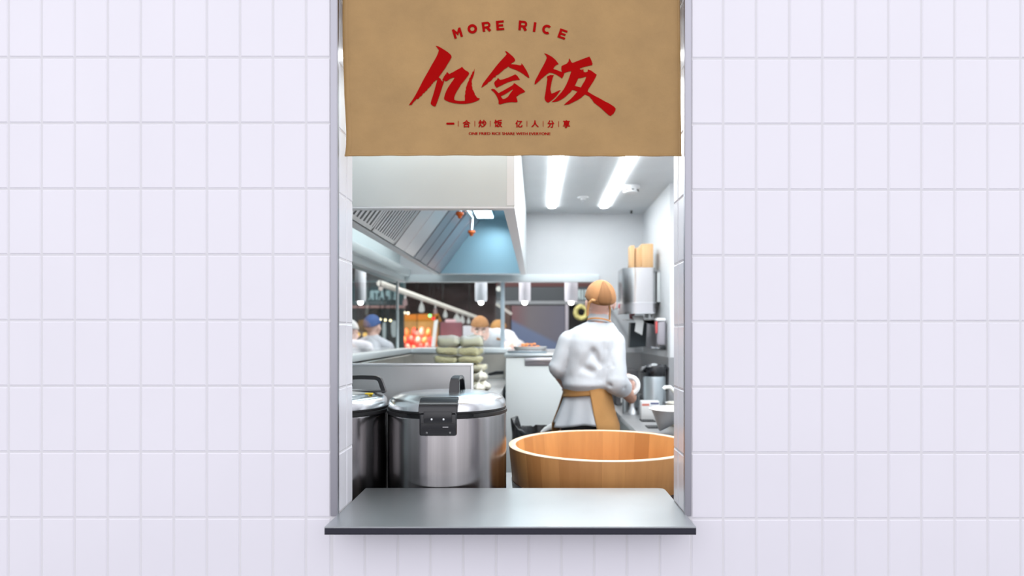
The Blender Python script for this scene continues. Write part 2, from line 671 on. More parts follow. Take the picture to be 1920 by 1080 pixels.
# steel corner trims of the opening
for nm, xa, xb, xi in (('trim_1', -0.6205, OX0 + 0.0012, OX0 + 0.0012), ('trim_2', OX1 - 0.0012, 0.4690, OX1 - 0.0012)):
    bm = B()
    box(bm, xa, xb, -0.004, 0.0012, SILL - 0.004, ZT, 0.0008, 1)
    box(bm, xi - 0.0016, xi + 0.0016, -0.004, 0.012, SILL - 0.004, OTOP, 0.0005, 1)
    struct(nm, bm, mat(nm + '_steel', (0.37, 0.37, 0.41, 1), 0.38, 1.0))

# ------------------------------------------------------------------ room shell of the kitchen
KC, KB = 2.53, 3.70                    # ceiling height, back wall
RX, JY = 0.92, 2.54                    # right wall, and where it steps outwards
bm = B()
box(bm, -3.2, 3.2, -9, 0.0, -0.1, 0.0)
struct('floor_concourse', bm, M['cfloor'])
bm = B()
box(bm, -1.3, 1.7, 0.0, KB + 0.1, -0.1, 0.0)
struct('floor', bm, M['kfloor'])
bm = B()
box(bm, -1.5, 1.75, WT, KB + 0.1, KC, KC + 0.1)
struct('ceiling', bm, M['ceiling'])
WX0, WX1, WZ0, WZ1 = -1.17, 0.55, 1.362, 1.945   # the pass opening in the back wall
bm = B()
box(bm, -1.25, RX + 0.8, KB, KB + 0.1, WZ1, KC)
box(bm, WX1, RX + 0.8, KB, KB + 0.1, 0, WZ1)
box(bm, -1.25, WX1, KB, KB + 0.1, 0, WZ0)
box(bm, -0.087, -0.083, KB - 0.002, KB, WZ1 + 0.05, KC)        # panel joint
struct('wall_back', bm, M['plaster'])
bm = B()
box(bm, RX, RX + 0.8, JY, KB, 0, KC)
box(bm, 1.6, 1.75, WT, JY, 0, KC)
struct('wall_right', bm, M['plaster'])
bm = B()
box(bm, -1.25, -1.17, WT, KB, WZ1, KC)
box(bm, -1.25, -1.17, WT, KB, 0, WZ0)
box(bm, -1.25, -1.17, WT, 0.8, WZ0, WZ1)
struct('wall_left', bm, mat('pale_steel_wall', (0.74, 0.82, 0.84, 1), 0.4))
# beams over the glass and the ledges under it
bm = B()
box(bm, -1.17, -1.08, WT, KB, 1.985, 2.05, 0.006)
box(bm, -1.17, -1.12, WT, KB, WZ1 - 0.005, 1.985, 0.004)
struct('trim_3', bm, mat('grey_white_beam', (0.88, 0.94, 0.96, 1), 0.35))
bm = B()
box(bm, -1.12, RX - 0.38, KB - 0.045, KB + 0.0, WZ1 - 0.005, WZ1 + 0.06, 0.006)
struct('trim_4', bm, mat('grey_white_lintel', (0.80, 0.87, 0.90, 1), 0.35))
bm = B()
box(bm, -1.17, -1.06, WT + 0.1, KB, 1.332, WZ0 + 0.012, 0.006)
box(bm, -1.06, -0.217, KB - 0.10, KB + 0.16, 1.332, WZ0 + 0.012, 0.006)
struct('trim_5', bm, mat('white_ledge', (0.88, 0.93, 0.95, 1), 0.3))
# steel splash plates on the right-hand corner
bm = B()
box(bm, 0.55, RX - 0.0, KB - 0.012, KB, 0.95, 1.335)
box(bm, RX - 0.012, RX, JY, KB - 0.012, 0.95, 1.335)
box(bm, RX - 0.012, 1.6, JY - 0.012, JY, 0.95, 1.335)
struct('trim_6', bm, mat('splash_steel', (0.42, 0.43, 0.44, 1), 0.35, 1.0))

# glazing
g1 = bpy.data.objects.new('window_1', None)
COL.objects.link(g1)
g1['kind'] = 'structure'
bm = B()
box(bm, -1.20, -1.192, 0.8, KB + 0.02, WZ0, WZ1)
struct('glass_pane', bm, M['glass'], g1)
bm = B()
box(bm, -1.206, -1.186, KB - 0.012, KB + 0.022, WZ0, WZ1, 0.003)
struct('corner_post', bm, mat('pale_frame', (0.80, 0.86, 0.88, 1), 0.3), g1)
g2 = bpy.data.objects.new('window_2', None)
COL.objects.link(g2)
g2['kind'] = 'structure'
bm = B()
box(bm, -1.175, -0.305, KB + 0.01, KB + 0.018, WZ0, WZ1)
struct('glass_pane', bm, M['glass'], g2)
bm = B()
box(bm, -0.305, -0.272, KB - 0.01, KB + 0.05, WZ0, WZ1, 0.004)
struct('window_frame', bm, mat('blue_white_frame', (0.60, 0.70, 0.78, 1), 0.3), g2)

# ------------------------------------------------------------------ the shelf in the opening
t = thing('serving_shelf', 'stainless steel serving shelf jutting out of the tiled opening', 'shelf', (-0.07, 0.1, SILL - 0.02))
bm = B()
pts = [(-0.599, -0.128), (0.4535, -0.128), (0.4535, WT + 0.0), (0.4525, 0.320), (0.446, 0.337), (0.43, 0.343), (-0.603, 0.343), (-0.6, WT)]
up = [bm.verts.new((x, y, SILL)) for x, y in pts]
dn = [bm.verts.new((x, y, SILL - 0.0035)) for x, y in pts]
bm.faces.new(up)
bm.faces.new(dn[::-1])
for i in range(len(pts)):
    j = (i + 1) % len(pts)
    bm.faces.new((dn[i], dn[j], up[j], up[i]))
bmesh.ops.bevel(bm, geom=[e for e in bm.edges if all(abs(v.co.y + 0.128) < 1e-5 and v.co.z > SILL - 1e-4 for v in e.verts)], offset=0.0016, segments=3, affect='EDGES')
build('shelf_top', bm, M['shelf_steel'], t)
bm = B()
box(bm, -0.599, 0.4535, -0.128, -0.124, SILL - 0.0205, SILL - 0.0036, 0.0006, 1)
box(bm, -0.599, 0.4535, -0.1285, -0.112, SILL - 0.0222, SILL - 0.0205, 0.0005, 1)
build('front_lip', bm, mat('lip_reflection_steel', (0.085, 0.085, 0.105, 1), 0.2, 1.0), t)  # steel darkened, a dark reflection put into its colour

# ------------------------------------------------------------------ the cloth banner
BD = 2.022                              # its distance from the camera plane
BY = BD - CD
def bpos(px, py):
    v = P(px, py, BD)
    return v.x, v.z
def ripple(x, z):
    y = 0.0065 * noise.noise(Vector((x * 3.1, z * 2.2, 0.3))) + 0.0024 * noise.noise(Vector((x * 7, z * 12, 4.0)))
    k = max(0.0, min(1.0, (2.42 - z) / 0.35)) * max(0.0, 1 - abs(x + 0.50) / 0.16)
    y += 0.0050 * k * noise.noise(Vector((x * 9, z * 26, 9.1)))
    y += 0.004 * math.sin((x - 0.1) * 5.1) * (0.4 + (2.6 - z))
    return y
ban = thing('shop_banner', 'brown cloth banner with red lettering hanging over the opening', 'banner', (-0.07, BY, 2.6))
bxl = lambda z: -0.5915 + 0.010 * max(0, min(1, (2.42 - z) / 0.30)) ** 1.5 - 0.004 * max(0, min(1, (2.075 - z) / 0.03))
bxr = lambda z: 0.4405 + 0.0045 * max(0, min(1, (2.5 - z) / 0.45))
BZ0, BZ1 = 2.0425, 2.60
bm = B()
NU, NV = 130, 74
grid = []
for j in range(NV + 1):
    z = BZ0 + (BZ1 - BZ0) * j / NV
    row = []
    for i in range(NU + 1):
        x = bxl(z) + (bxr(z) - bxl(z)) * i / NU
        row.append(bm.verts.new((x, BY + ripple(x, z), z)))
    grid.append(row)
for j in range(NV):
    for i in range(NU):
        bm.faces.new((grid[j][i], grid[j][i + 1], grid[j + 1][i + 1], grid[j + 1][i]))
fab = build('fabric', bm, M['kraft'], ban)
sm = fab.modifiers.new('thick', 'SOLIDIFY')
sm.thickness = 0.0010
sm.offset = 0.0
# folded hems
def hem_strip(ua, ub, along):
    bm = B()
    rows = []
    n = 80
    for j in range(n + 1):
        f = j / n
        if along == 'z':
            z = BZ0 + (BZ1 - BZ0) * f
            xa, xb = ua(z), ub(z)
            cs = [(xa, z), (xa + (xb - xa) * 0.25, z), (xa + (xb - xa) * 0.75, z), (xb, z)]
        else:
            x = bxl(BZ0) + (bxr(BZ0) - bxl(BZ0)) * f
            cs = [(x, ua), (x, ua + (ub - ua) * 0.25), (x, ua + (ub - ua) * 0.75), (x, ub)]
        off = (0.0004, 0.0022, 0.0022, 0.0004)
        wob = 0.0006 * math.sin(f * 60) + 0.0005 * math.sin(f * 23)
        rows.append([bm.verts.new((cx, BY + ripple(cx, cz) - of - 0.0004, cz + (wob if along == 'x' else 0))) for (cx, cz), of in zip(cs, off)])
    for a, b in zip(rows, rows[1:]):
        for k in range(3):
            bm.faces.new((a[k], b[k], b[k + 1], a[k + 1]))
    return bm
build('side_hem', hem_strip(lambda z: bxl(z), lambda z: bxl(z) + 0.0165, 'z'), M['kraft'], ban)
build('side_hem', hem_strip(lambda z: bxr(z) - 0.0085, lambda z: bxr(z), 'z'), M['kraft'], ban)
build('bottom_hem', hem_strip(BZ0 - 0.001, BZ0 + 0.006, 'x'), M['kraft'], ban)
bm = B()
tube(bm, [(-0.598, BY, BZ1 + 0.004), (0.449, BY, BZ1 + 0.004)], 0.007, 12)
build('hanging_rod', bm, M['steel'], ban)

def print_mesh(name, polys, m, lift=0.0022, cut=0.007):
    """flat print that follows the cloth: polys = list of (outer, [holes]) in metres (x, z)"""
    bm = B()
    for outer, holes in polys:
        loops = [[Vector((x, z, 0)) for x, z in outer]] + [[Vector((x, z, 0)) for x, z in h] for h in holes]
        flat = [v for l in loops for v in l]
        tri = geometry.tessellate_polygon(loops)
        vv = [bm.verts.new((v.x, 0, v.y)) for v in flat]
        for a, b, c in tri:
            try:
                bm.faces.new((vv[a], vv[b], vv[c]))
            except ValueError:
                pass
    for _ in range(6):
        le = [e for e in bm.edges if e.calc_length() > cut]
        if not le:
            break
        bmesh.ops.subdivide_edges(bm, edges=le, cuts=1)
        bmesh.ops.triangulate(bm, faces=[f for f in bm.faces if len(f.verts) > 3])
    for v in bm.verts:
        v.co.y = BY + ripple(v.co.x, v.co.z) - lift
    for f in bm.faces:
        if f.normal.y > 0:
            f.normal_flip()
    o = build(name, bm, m, ban, normals=False)
    return o

# brush characters, outlines read off in two enlargements of the photograph
def za(pts):
    return [bpos(740 + x / 7.2, 70 + y / 7.2) for x, y in pts]
def zb(pts):
    return [bpos(960 + x / 7.2, 70 + y / 7.2) for x, y in pts]
brush = []
brush.append((za([(555,122),(600,135),(660,170),(720,210),(760,245),(771,270),(765,290),(740,335),(712,380),(690,420),(660,460),(640,490),(615,525),(600,545),(580,575),(570,590),(555,590),(540,612),(530,610),(515,640),(505,640),(495,668),(480,675),(470,695),(455,700),(440,728),(420,740),(405,762),(390,765),(372,795),(358,805),(345,812),(330,832),(312,845),(300,838),(285,858),(270,870),(240,905),(232,920),(212,920),(195,926),(203,908),(225,880),(260,830),(300,765),(340,690),(380,610),(420,535),(460,465),(500,390),(540,320),(570,265),(590,220),(600,180),(580,155)]), []))
brush.append((za([(590,545),(625,570),(633,598),(642,590),(650,608),(660,585),(672,600),(660,640),(645,680),(630,730),(610,790),(590,850),(570,905),(558,935),(545,943),(520,935),(498,918),(490,900),(500,860),(520,800),(540,735),(555,675),(572,615),(582,575)]), []))
brush.append((za([(712,478),(740,505),(790,480),(850,445),(890,425),(912,407),(935,435),(960,455),(990,470),(1008,490),(1000,515),(970,555),(935,600),(900,640),(870,690),(840,740),(820,780),(806,820),(808,850),(830,862),(870,868),(920,868),(950,866),(952,825),(948,800),(957,770),(955,740),(966,710),(964,688),(976,660),(985,625),(1005,590),(1010,560),(1025,545),(1030,520),(1045,505),(1050,480),(1062,463),(1066,475),(1080,430),(1078,480),(1066,525),(1052,565),(1044,575),(1040,610),(1046,632),(1042,655),(1052,690),(1050,705),(1062,725),(1080,760),(1085,790),(1097,795),(1115,825),(1153,835),(1140,855),(1100,875),(1040,895),(960,907),(880,907),(800,897),(740,882),(700,865),(675,850),(670,830),(680,790),(700,735),(725,685),(755,640),(790,590),(815,550),(790,553),(750,570),(715,595),(690,605),(672,590),(655,600),(648,578),(660,560),(668,540),(680,525),(688,508),(696,512),(703,492)]), []))
o2 = 1584
brush.append((za([(1490,193),(1515,200),(1560,235),(1600,270),(1622,300),(1628,320),(1610,340),(1580,355),(1572,370),(1656,376)] + [(o2+60,378),(o2+110,385),(o2+130,380),(o2+123,357),(o2+140,368),(o2+165,405),(o2+200,460),(o2+225,515),(o2+235,550),(o2+225,553),(o2+195,535),(o2+150,500),(o2+100,470),(o2+50,445)] + [(1600,435),(1550,415),(1535,400),(1520,415),(1480,440),(1440,475),(1400,510),(1370,522),(1362,545),(1340,548),(1300,595),(1262,618),(1250,640),(1230,650),(1200,672),(1170,690),(1180,665),(1195,630),(1225,590),(1270,530),(1320,465),(1370,400),(1430,330),(1490,265),(1515,235),(1500,212)]), []))
brush.append((za([(1395,555),(1425,585),(1480,572),(1550,545),(1620,512),(o2+45,507),(o2+70,525),(o2+95,560),(o2+108,580),(o2+60,585),(o2+20,592),(1584,597),(1520,620),(1460,650),(1400,680),(1378,692),(1355,665),(1345,625),(1360,598),(1380,585)]), []))
brush.append((za([(1300,718),(1320,705),(1350,710),(1380,740),(1405,765),(1460,735),(1530,695),(1600,652),(1612,626),(o2+40,632),(o2+80,660),(o2+130,695),(o2+165,725),(o2+180,742),(o2+150,758),(o2+110,775),(o2+75,800),(o2+58,815),(o2+75,870),(o2+72,885),(o2+40,887),(1584,885),(1530,890),(1470,903),(1425,918),(1405,910),(1405,870),(1390,830),(1370,790),(1340,750),(1315,728)]), [za([(1435,805),(1480,785),(1530,755),(1590,715),(1605,712),(1570,755),(1530,815),(1500,835),(1465,848),(1448,830)])]))
brush.append((zb([(432,215),(480,232),(540,265),(590,310),(630,362),(600,375),(575,395),(555,430),(600,440),(640,458),(672,468),(665,430),(668,390),(690,378),(740,355),(765,325),(772,283),(785,300),(800,335),(820,345),(900,312),(970,285),(1045,257),(1060,280),(1075,315),(1087,350),(1083,372),(1040,380),(980,395),(920,415),(915,432),(945,432),(938,452),(960,420),(970,465),(1000,468),(1025,455),(1022,435),(1030,430),(1070,445),(1110,475),(1145,500),(1130,535),(1100,590),(1065,645),(1030,700),(1020,730),(1060,755),(1110,785),(1180,820),(1250,860),(1320,895),(1380,935),(1400,960),(1395,990),(1370,1030),(1330,1062),(1300,1045),(1250,1000),(1190,945),(1150,915),(1105,880),(1080,840),(1040,795),(985,770),(940,810),(890,845),(830,875),(770,905),(715,915),(697,920),(730,885),(780,845),(830,795),(885,730),(850,718),(815,708),(790,740),(750,775),(720,805),(670,840),(620,865),(575,875),(533,878),(580,840),(630,785),(670,740),(700,700),(730,645),(755,590),(775,535),(790,490),(800,455),(770,460),(735,470),(705,485),(695,520),(675,555),(640,530),(590,500),(550,485),(515,478),(500,480),(470,500),(430,535),(390,570),(355,605),(315,640),(303,640),(310,600),(330,555),(350,520),(385,450),(420,390),(450,330),(470,280),(460,250)]), [zb([(895,552),(940,545),(1005,525),(985,580),(955,630),(930,675),(890,665),(848,655),(870,605)])]))
brush.append((zb([(480,525),(520,510),(565,512),(550,545),(535,600),(525,660),(518,700),(525,740),(535,765),(580,745),(630,720),(658,712),(635,745),(600,795),(560,835),(520,865),(488,887),(465,875),(445,850),(440,820),(450,760),(460,690),(470,620),(478,560),(470,540)]), []))
for ks in ((0, 1, 2), (3, 4, 5), (6, 7)):
    print_mesh('brush_character', [brush[k] for k in ks], M['red'])

# arched English title
def bar(x0, y0, x1, y1, wd=0.26):
    dx, dy = x1 - x0, y1 - y0
    L = math.hypot(dx, dy)
    nx, ny = -dy / L * wd / 2, dx / L * wd / 2
    return [(x0 + nx, y0 + ny), (x1 + nx, y1 + ny), (x1 - nx, y1 - ny), (x0 - nx, y0 - ny)]
def arc(cx, cy, r, a0, a1, wd=0.26, n=26, sx=1.0, sy=1.0):
    o = [(cx + (r + wd / 2) * math.cos(R(a0 + (a1 - a0) * i / n)) * sx, cy + (r + wd / 2) * math.sin(R(a0 + (a1 - a0) * i / n)) * sy) for i in range(n + 1)]
    i_ = [(cx + (r - wd / 2) * math.cos(R(a0 + (a1 - a0) * i / n)) * sx, cy + (r - wd / 2) * math.sin(R(a0 + (a1 - a0) * i / n)) * sy) for i in range(n + 1)]
    return o + i_[::-1]
H = 0.13
GL = {
    'M': [[(-.46, -.5), (-.46, .5), (-.24, .5), (0, .12), (.24, .5), (.46, .5), (.46, -.5), (.21, -.5), (.21, .06), (.0, -.26), (-.21, .06), (-.21, -.5)]],
    'O': [arc(0, 0, .36, 0, 359.9, .27, 40)],
    'R': [bar(-.29, -.5, -.29, .5), bar(-.29, .39, .12, .39, .22), bar(-.29, -.07, .12, -.07, .22), arc(.12, .16, .23, -92, 92, .22), bar(.08, -.08, .36, -.5, .28)],
    'E': [bar(-.28, -.5, -.28, .5), bar(-.28, .39, .40, .39, .22), bar(-.28, 0, .32, 0, .22), bar(-.28, -.39, .40, -.39, .22)],
    'I': [bar(0, -.5, 0, .5)],
    'C': [arc(0.03, 0, .37, 48, 312, .26, 36)],
}
for ch, zx, zy, rot in (('M', 270, 309, 17), ('O', 468, 250, 12), ('R', 652, 220, 7.5), ('E', 838, 203, 4), ('R', 1138, 202, -4), ('I', 1297, 220, -8), ('C', 1458, 250, -13), ('E', 1670, 310, -19)):
    cx, cz = bpos(820 + zx / 7.111, 20 + zy / 7.111)
    s = 128 / 7.111 * BD / F
    ca, sa = math.cos(R(rot)), math.sin(R(rot))
    print_mesh('title_letter', [([(cx + (x * ca - y * sa) * s, cz + (x * sa + y * ca) * s) for x, y in pl], []) for pl in GL[ch]], M['red'])

# type set from the built-in font, fitted to a box given in photo pixels
def text_tris(body, bold=0.0, mirror=False):
    c = bpy.data.curves.new('type', 'FONT')
    c.body = body
    c.offset = bold
    c.resolution_u = 3
    o = bpy.data.objects.new('type', c)
    COL.objects.link(o)
    dg = bpy.context.evaluated_depsgraph_get()
    m = bpy.data.meshes.new_from_object(o.evaluated_get(dg))
    vs_ = [(v.co.x * (-1 if mirror else 1), v.co.y) for v in m.vertices]
    fs = [tuple(p.vertices) for p in m.polygons]
    bpy.data.objects.remove(o)
    bpy.data.meshes.remove(m)
    bpy.data.curves.remove(c)
    x0, x1 = min(v[0] for v in vs_), max(v[0] for v in vs_)
    y0, y1 = min(v[1] for v in vs_), max(v[1] for v in vs_)
    return [((x - x0) / (x1 - x0), (y - y0) / max(1e-6, y1 - y0)) for x, y in vs_], fs
def set_type(bm, body, ax, az, bx, bz, bold=0.0):
    vv, fs = text_tris(body, bold)
    nv = []
    for u, v in vv:
        x, z = ax + (bx - ax) * u, az + (bz - az) * v
        nv.append(bm.verts.new((x, 0, z)))
    for f in fs:
        try:
            bm.faces.new([nv[i] for i in f])
        except ValueError:
            pass
    bmesh.ops.triangulate(bm, faces=bm.faces[:])
    for _ in range(3):
        le = [e for e in bm.edges if e.calc_length() > 0.006]
        if not le:
            break
        bmesh.ops.subdivide_edges(bm, edges=le, cuts=1)
        bmesh.ops.triangulate(bm, faces=[f for f in bm.faces if len(f.verts) > 3])
    for v in bm.verts:
        v.co.y = BY + ripple(v.co.x, v.co.z) - 0.0022
def face_front(bm):
    bm.normal_update()
    for f in bm.faces:
        if f.normal.y > 0:
            f.normal_flip()
zc = lambda x, y: bpos(820 + x / 7.111, 215 + y / 7.111)
for ch, x0, x1, y0, y1 in (('一', 128, 228, 120, 140), ('合', 343, 440, 84, 180), ('炒', 553, 655, 82, 178), ('饭', 762, 864, 80, 176), ('亿', 1045, 1132, 86, 180), ('人', 1256, 1349, 86, 174), ('分', 1470, 1556, 84, 180), ('享', 1678, 1766, 78, 180)):
    bm = B()
    a, b = zc(x0, y1), zc(x1, y0)
    for ox, oz in ((-0.0008, 0), (0.0008, 0), (0, -0.0008), (0, 0.0008)):
        set_type(bm, ch, a[0] + ox, a[1] + oz, b[0] + ox, b[1] + oz)
    face_front(bm)
    build('slogan_character', bm, M['red'], ban, normals=False)
for x in (283, 502, 708, 1195, 1411, 1617):
    bm = B()
    a, b = zc(x - 4, 168), zc(x + 4, 92)
    q = [bm.verts.new((cx, BY + ripple(cx, cz) - 0.0022, cz)) for cx, cz in ((a[0], a[1]), (b[0], a[1]), (b[0], b[1]), (a[0], b[1]))]
    bm.faces.new(q)
    face_front(bm)
    build('divider_line', bm, M['red_thin'], ban, normals=False)
bm = B()
a, b = zc(424, 280), zc(1507, 245)
for ox in (-0.0005, 0.0, 0.0005):
    set_type(bm, 'ONE FRIED RICE SHARE WITH EVERYONE', a[0] + ox, a[1], b[0] + ox, b[1])
face_front(bm)
build('slogan_line', bm, M['red'], ban, normals=False)

# ------------------------------------------------------------------ lights of the kitchen
for x, lab in ((0.130, 'long white ceiling strip light nearer the extractor hood'), (0.552, 'long white ceiling strip light beside the smoke detector')):
    t = thing('strip_light', lab, 'ceiling light', (x, 2.1, KC), 'ceiling strip lights')
    def slot(w_, z0, z1, grow):
        bm = B()
        ya, yb, r = 0.85, 3.39, w_ / 2
        out = []
        for k in range(13):
            out.append((x + (r + grow) * math.cos(R(180 * k / 12)), yb - r + (r + grow) * math.sin(R(180 * k / 12))))
        for k in range(13):
            out.append((x - (r + grow) * math.cos(R(180 * k / 12)), ya + r - (r + grow) * math.sin(R(180 * k / 12))))
        a = [bm.verts.new((p[0], p[1], z0)) for p in out]
        b = [bm.verts.new((p[0], p[1], z1)) for p in out]
        bm.faces.new(a)
        bm.faces.new(b[::-1])
        for i in range(len(out)):
            j = (i + 1) % len(out)
            bm.faces.new((a[i], b[i], b[j], a[j]))
        return bm
    build('light_frame', slot(0.06, KC - 0.003, KC - 0.0002, 0.004), M['white_plastic'], t)
    build('diffuser', slot(0.06, KC - 0.010, KC - 0.003, 0), M['strip'], t)

t = thing('smoke_detector', 'round white smoke detector on the kitchen ceiling', 'smoke detector', (0.66, 2.62, KC))
bm = B()
lathe(bm, [(0, -0.002), (0.066, -0.002), (0.066, -0.016), (0.062, -0.024), (0, -0.024)], (0.66, 2.62, KC), 32)
build('base', bm, M['white_plastic'], t)
bm = B()
lathe(bm, [(0.054, -0.024), (0.050, -0.046), (0.036, -0.056), (0, -0.058)], (0.66, 2.62, KC), 32)
build('sensor_cap', bm, M['white_plastic'], t)
for k in range(8):
    bm = B()
    a = R(45 * k + 10)
    box(bm, 0.66 + 0.051 * math.cos(a) - 0.009, 0.66 + 0.051 * math.cos(a) + 0.009, 2.62 + 0.051 * math.sin(a) - 0.004, 2.62 + 0.051 * math.sin(a) + 0.004, KC - 0.037, KC - 0.030)
    build('vent_slot', bm, M['black_matte'], t)
t = thing('ceiling_sprinkler', 'small flush sprinkler head between the ceiling strip lights', 'sprinkler', (0.357, 3.0, KC))
bm = B()
lathe(bm, [(0, -0.001), (0.043, -0.001), (0.040, -0.008), (0.02, -0.012), (0.016, -0.022), (0, -0.022)], (0.357, 3.0, KC), 24)
build('rose', bm, M['white_plastic'], t)
bm = B()
lathe(bm, [(0, -0.022), (0.012, -0.022), (0.018, -0.030), (0, -0.032)], (0.357, 3.0, KC), 16)
build('nozzle', bm, M['chrome'], t)
bm = B()
lathe(bm, [(0, -0.001), (0.010, -0.001), (0.008, -0.012), (0.012, -0.022), (0, -0.026)], (0.80, 3.55, KC), 14)
single('ceiling_hook', bm, M['black_matte'], 'tiny dark hook on the ceiling near the back corner', 'hook')

# ------------------------------------------------------------------ extractor hood
HX0, HX1, HY0, HY1, HZ = -0.85, -0.084, 0.59, 3.52, 1.997
t = thing('extractor_hood', 'large stainless steel extractor hood with pale front panel', 'extractor hood', (-0.45, 2.0, HZ))
M['hood_front'] = mat('pale_hood_steel', (0.62, 0.65, 0.64, 1), 0.5, 0.35, var=0.04, vscale=(2, 2, 2))
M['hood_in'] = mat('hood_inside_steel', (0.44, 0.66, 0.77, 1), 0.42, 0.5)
M['rim'] = mat('rim_steel', (0.80, 0.81, 0.83, 1), 0.4, 0.4)
bm = B()
box(bm, HX0, HX1, HY0, HY0 + 0.012, HZ, KC - 0.002)
build('front_panel', bm, M['hood_front'], t)
bm = B()
box(bm, HX1 - 0.03, HX1 + 0.0005, HY0 - 0.0008, HY0, HZ + 0.004, KC - 0.002)
build('corner_fold', bm, M['rim'], t)
bm = B()
box(bm, HX1 - 0.012, HX1, HY0 + 0.012, HY1, HZ, KC - 0.002)
build('side_panel', bm, mat('bright_side_steel', (0.64, 0.68, 0.70, 1), 0.4, 0.2), t)
bm = B()
box(bm, HX0, HX0 + 0.012, HY0 + 0.012, HY1, HZ, KC - 0.002)
build('side_panel', bm, M['hood_front'], t)
bm = B()
box(bm, HX0 + 0.012, HX1 - 0.012, HY1 - 0.012, HY1, HZ, KC - 0.002)
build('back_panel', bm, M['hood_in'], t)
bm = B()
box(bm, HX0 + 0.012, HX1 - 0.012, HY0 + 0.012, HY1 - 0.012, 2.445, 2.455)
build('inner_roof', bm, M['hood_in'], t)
bm = B()
fl = 0.045
box(bm, HX0, HX1, HY0, HY0 + fl, HZ - 0.008, HZ, 0.001, 1)
box(bm, HX0, HX1, HY1 - fl, HY1, HZ - 0.008, HZ, 0.001, 1)
box(bm, HX0, HX0 + fl, HY0 + fl, HY1 - fl, HZ - 0.008, HZ, 0.001, 1)
box(bm, HX1 - fl, HX1, HY0 + fl, HY1 - fl, HZ - 0.008, HZ, 0.001, 1)
build('rim', bm, M['rim'], t)
# the sloping bank of filters: lower edge along the left rim, upper edge inside
A0 = Vector((HX0 + 0.045, 0, HZ + 0.005))
A1 = Vector((-0.475, 0, 2.444))
sl = (A1 - A0)
SL = sl.length
sl.normalize()
nr = Vector((sl.z, 0, -sl.x))            # points down into the hood
def slab(bm, y0, y1, s0, s1, h0, h1):
    vv = []
    for y in (y0, y1):
        for s, h in ((s0, h0), (s1, h0), (s1, h1), (s0, h1)):
            p = A0 + sl * s + nr * h
            vv.append(bm.verts.new((p.x, y, p.z)))
    a, b = vv[:4], vv[4:]
    bm.faces.new(a)
    bm.faces.new(b[::-1])
    for i in range(4):
        bm.faces.new((a[i], b[i], b[(i + 1) % 4], a[(i + 1) % 4]))
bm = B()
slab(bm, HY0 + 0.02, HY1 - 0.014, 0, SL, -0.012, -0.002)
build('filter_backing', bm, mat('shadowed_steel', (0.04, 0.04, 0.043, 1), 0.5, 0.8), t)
M['filter'] = mat('filter_steel', (0.72, 0.72, 0.72, 1), 0.38, 0.75, var=0.1, vscale=(2, 7, 2))
ys = HY0 + 0.05
for fi, (wd, n) in enumerate(((0.55, 9), (0.5, 10))):
    bm = B()
    slab(bm, ys, ys + 0.022, 0.0, SL, 0.0, 0.012)
    slab(bm, ys + wd - 0.022, ys + wd, 0.0, SL, 0.0, 0.012)
    slab(bm, ys, ys + wd, 0, 0.02, 0.0, 0.012)
    slab(bm, ys, ys + wd, SL - 0.02, SL, 0.0, 0.012)
    pitch = (wd - 0.05) / n
    for k in range(n):
        y = ys + 0.025 + pitch * (k + 0.5)
        slab(bm, y - pitch * 0.27, y + pitch * 0.27, 0.02, SL - 0.02, 0.004, 0.014)
    f = build('baffle_filter', bm, M['filter'], t)
    if fi == 1:
        bm = B()
        slab(bm, ys + 0.2, ys + 0.3, SL * 0.45, SL * 0.47, 0.012, 0.024)
        build('filter_handle', bm, M['black_matte'], f)
    ys += wd + 0.012
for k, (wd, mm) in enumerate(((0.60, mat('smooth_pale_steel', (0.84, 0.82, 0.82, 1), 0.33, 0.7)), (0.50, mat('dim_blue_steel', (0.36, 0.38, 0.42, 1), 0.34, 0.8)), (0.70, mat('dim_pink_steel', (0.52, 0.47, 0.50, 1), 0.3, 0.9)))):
    bm = B()
    y1 = min(ys + wd, HY1 - 0.014)
    slab(bm, ys, y1 - 0.006, 0.0, SL, 0.0, 0.010)
    slab(bm, ys + wd * 0.45, ys + wd * 0.45 + 0.006, 0.0, SL, 0.010, 0.014)
    slab(bm, ys, ys + 0.02, 0.0, SL, 0.010, 0.016)
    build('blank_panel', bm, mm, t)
    ys = y1 + 0.004
bm = B()
q = [P(890, 386, 4.72), P(922, 386, 4.72)]
lx, ly = -0.395, 2.90
box(bm, lx - 0.075, lx + 0.075, ly - 0.26, ly + 0.26, 2.405, 2.444, 0.012)
lf = build('lamp_housing', bm, M['hood_in'], t)
bm = B()
box(bm, lx - 0.062, lx + 0.062, ly - 0.245, ly + 0.245, 2.396, 2.406, 0.004)
build('lamp_lens', bm, M['hood_lamp'], lf)
# fire-suppression pipe with two orange caps
t2 = thing('suppression_pipe', 'chrome pipe with two orange nozzle caps inside the hood', 'pipe', (-0.5, 2.6, 2.40))
n1, n2 = P(862, 402, 4.45), P(884, 436, 4.95)
bm = B()
tube(bm, [(n1.x + 0.01, n1.y - 0.7, 2.432), (n1.x + 0.01, n1.y, n1.z + 0.07), (n2.x, n2.y, n2.z + 0.11), (n2.x, n2.y, n2.z + 0.02)], 0.014, 12)
tube(bm, [(n1.x + 0.01, n1.y, n1.z + 0.07), (n1.x, n1.y, n1.z + 0.01)], 0.010, 10)
build('pipe', bm, M['chrome'], t2)
orange = mat('orange_rubber', (0.95, 0.16, 0.02, 1), 0.5)
for n_ in (n1, n2):
    bm = B()
    lathe(bm, [(0, 0.016), (0.026, 0.014), (0.028, 0.0), (0.014, -0.012), (0.010, -0.026), (0, -0.028)], n_, 20)
    build('nozzle_cap', bm, orange, t2)

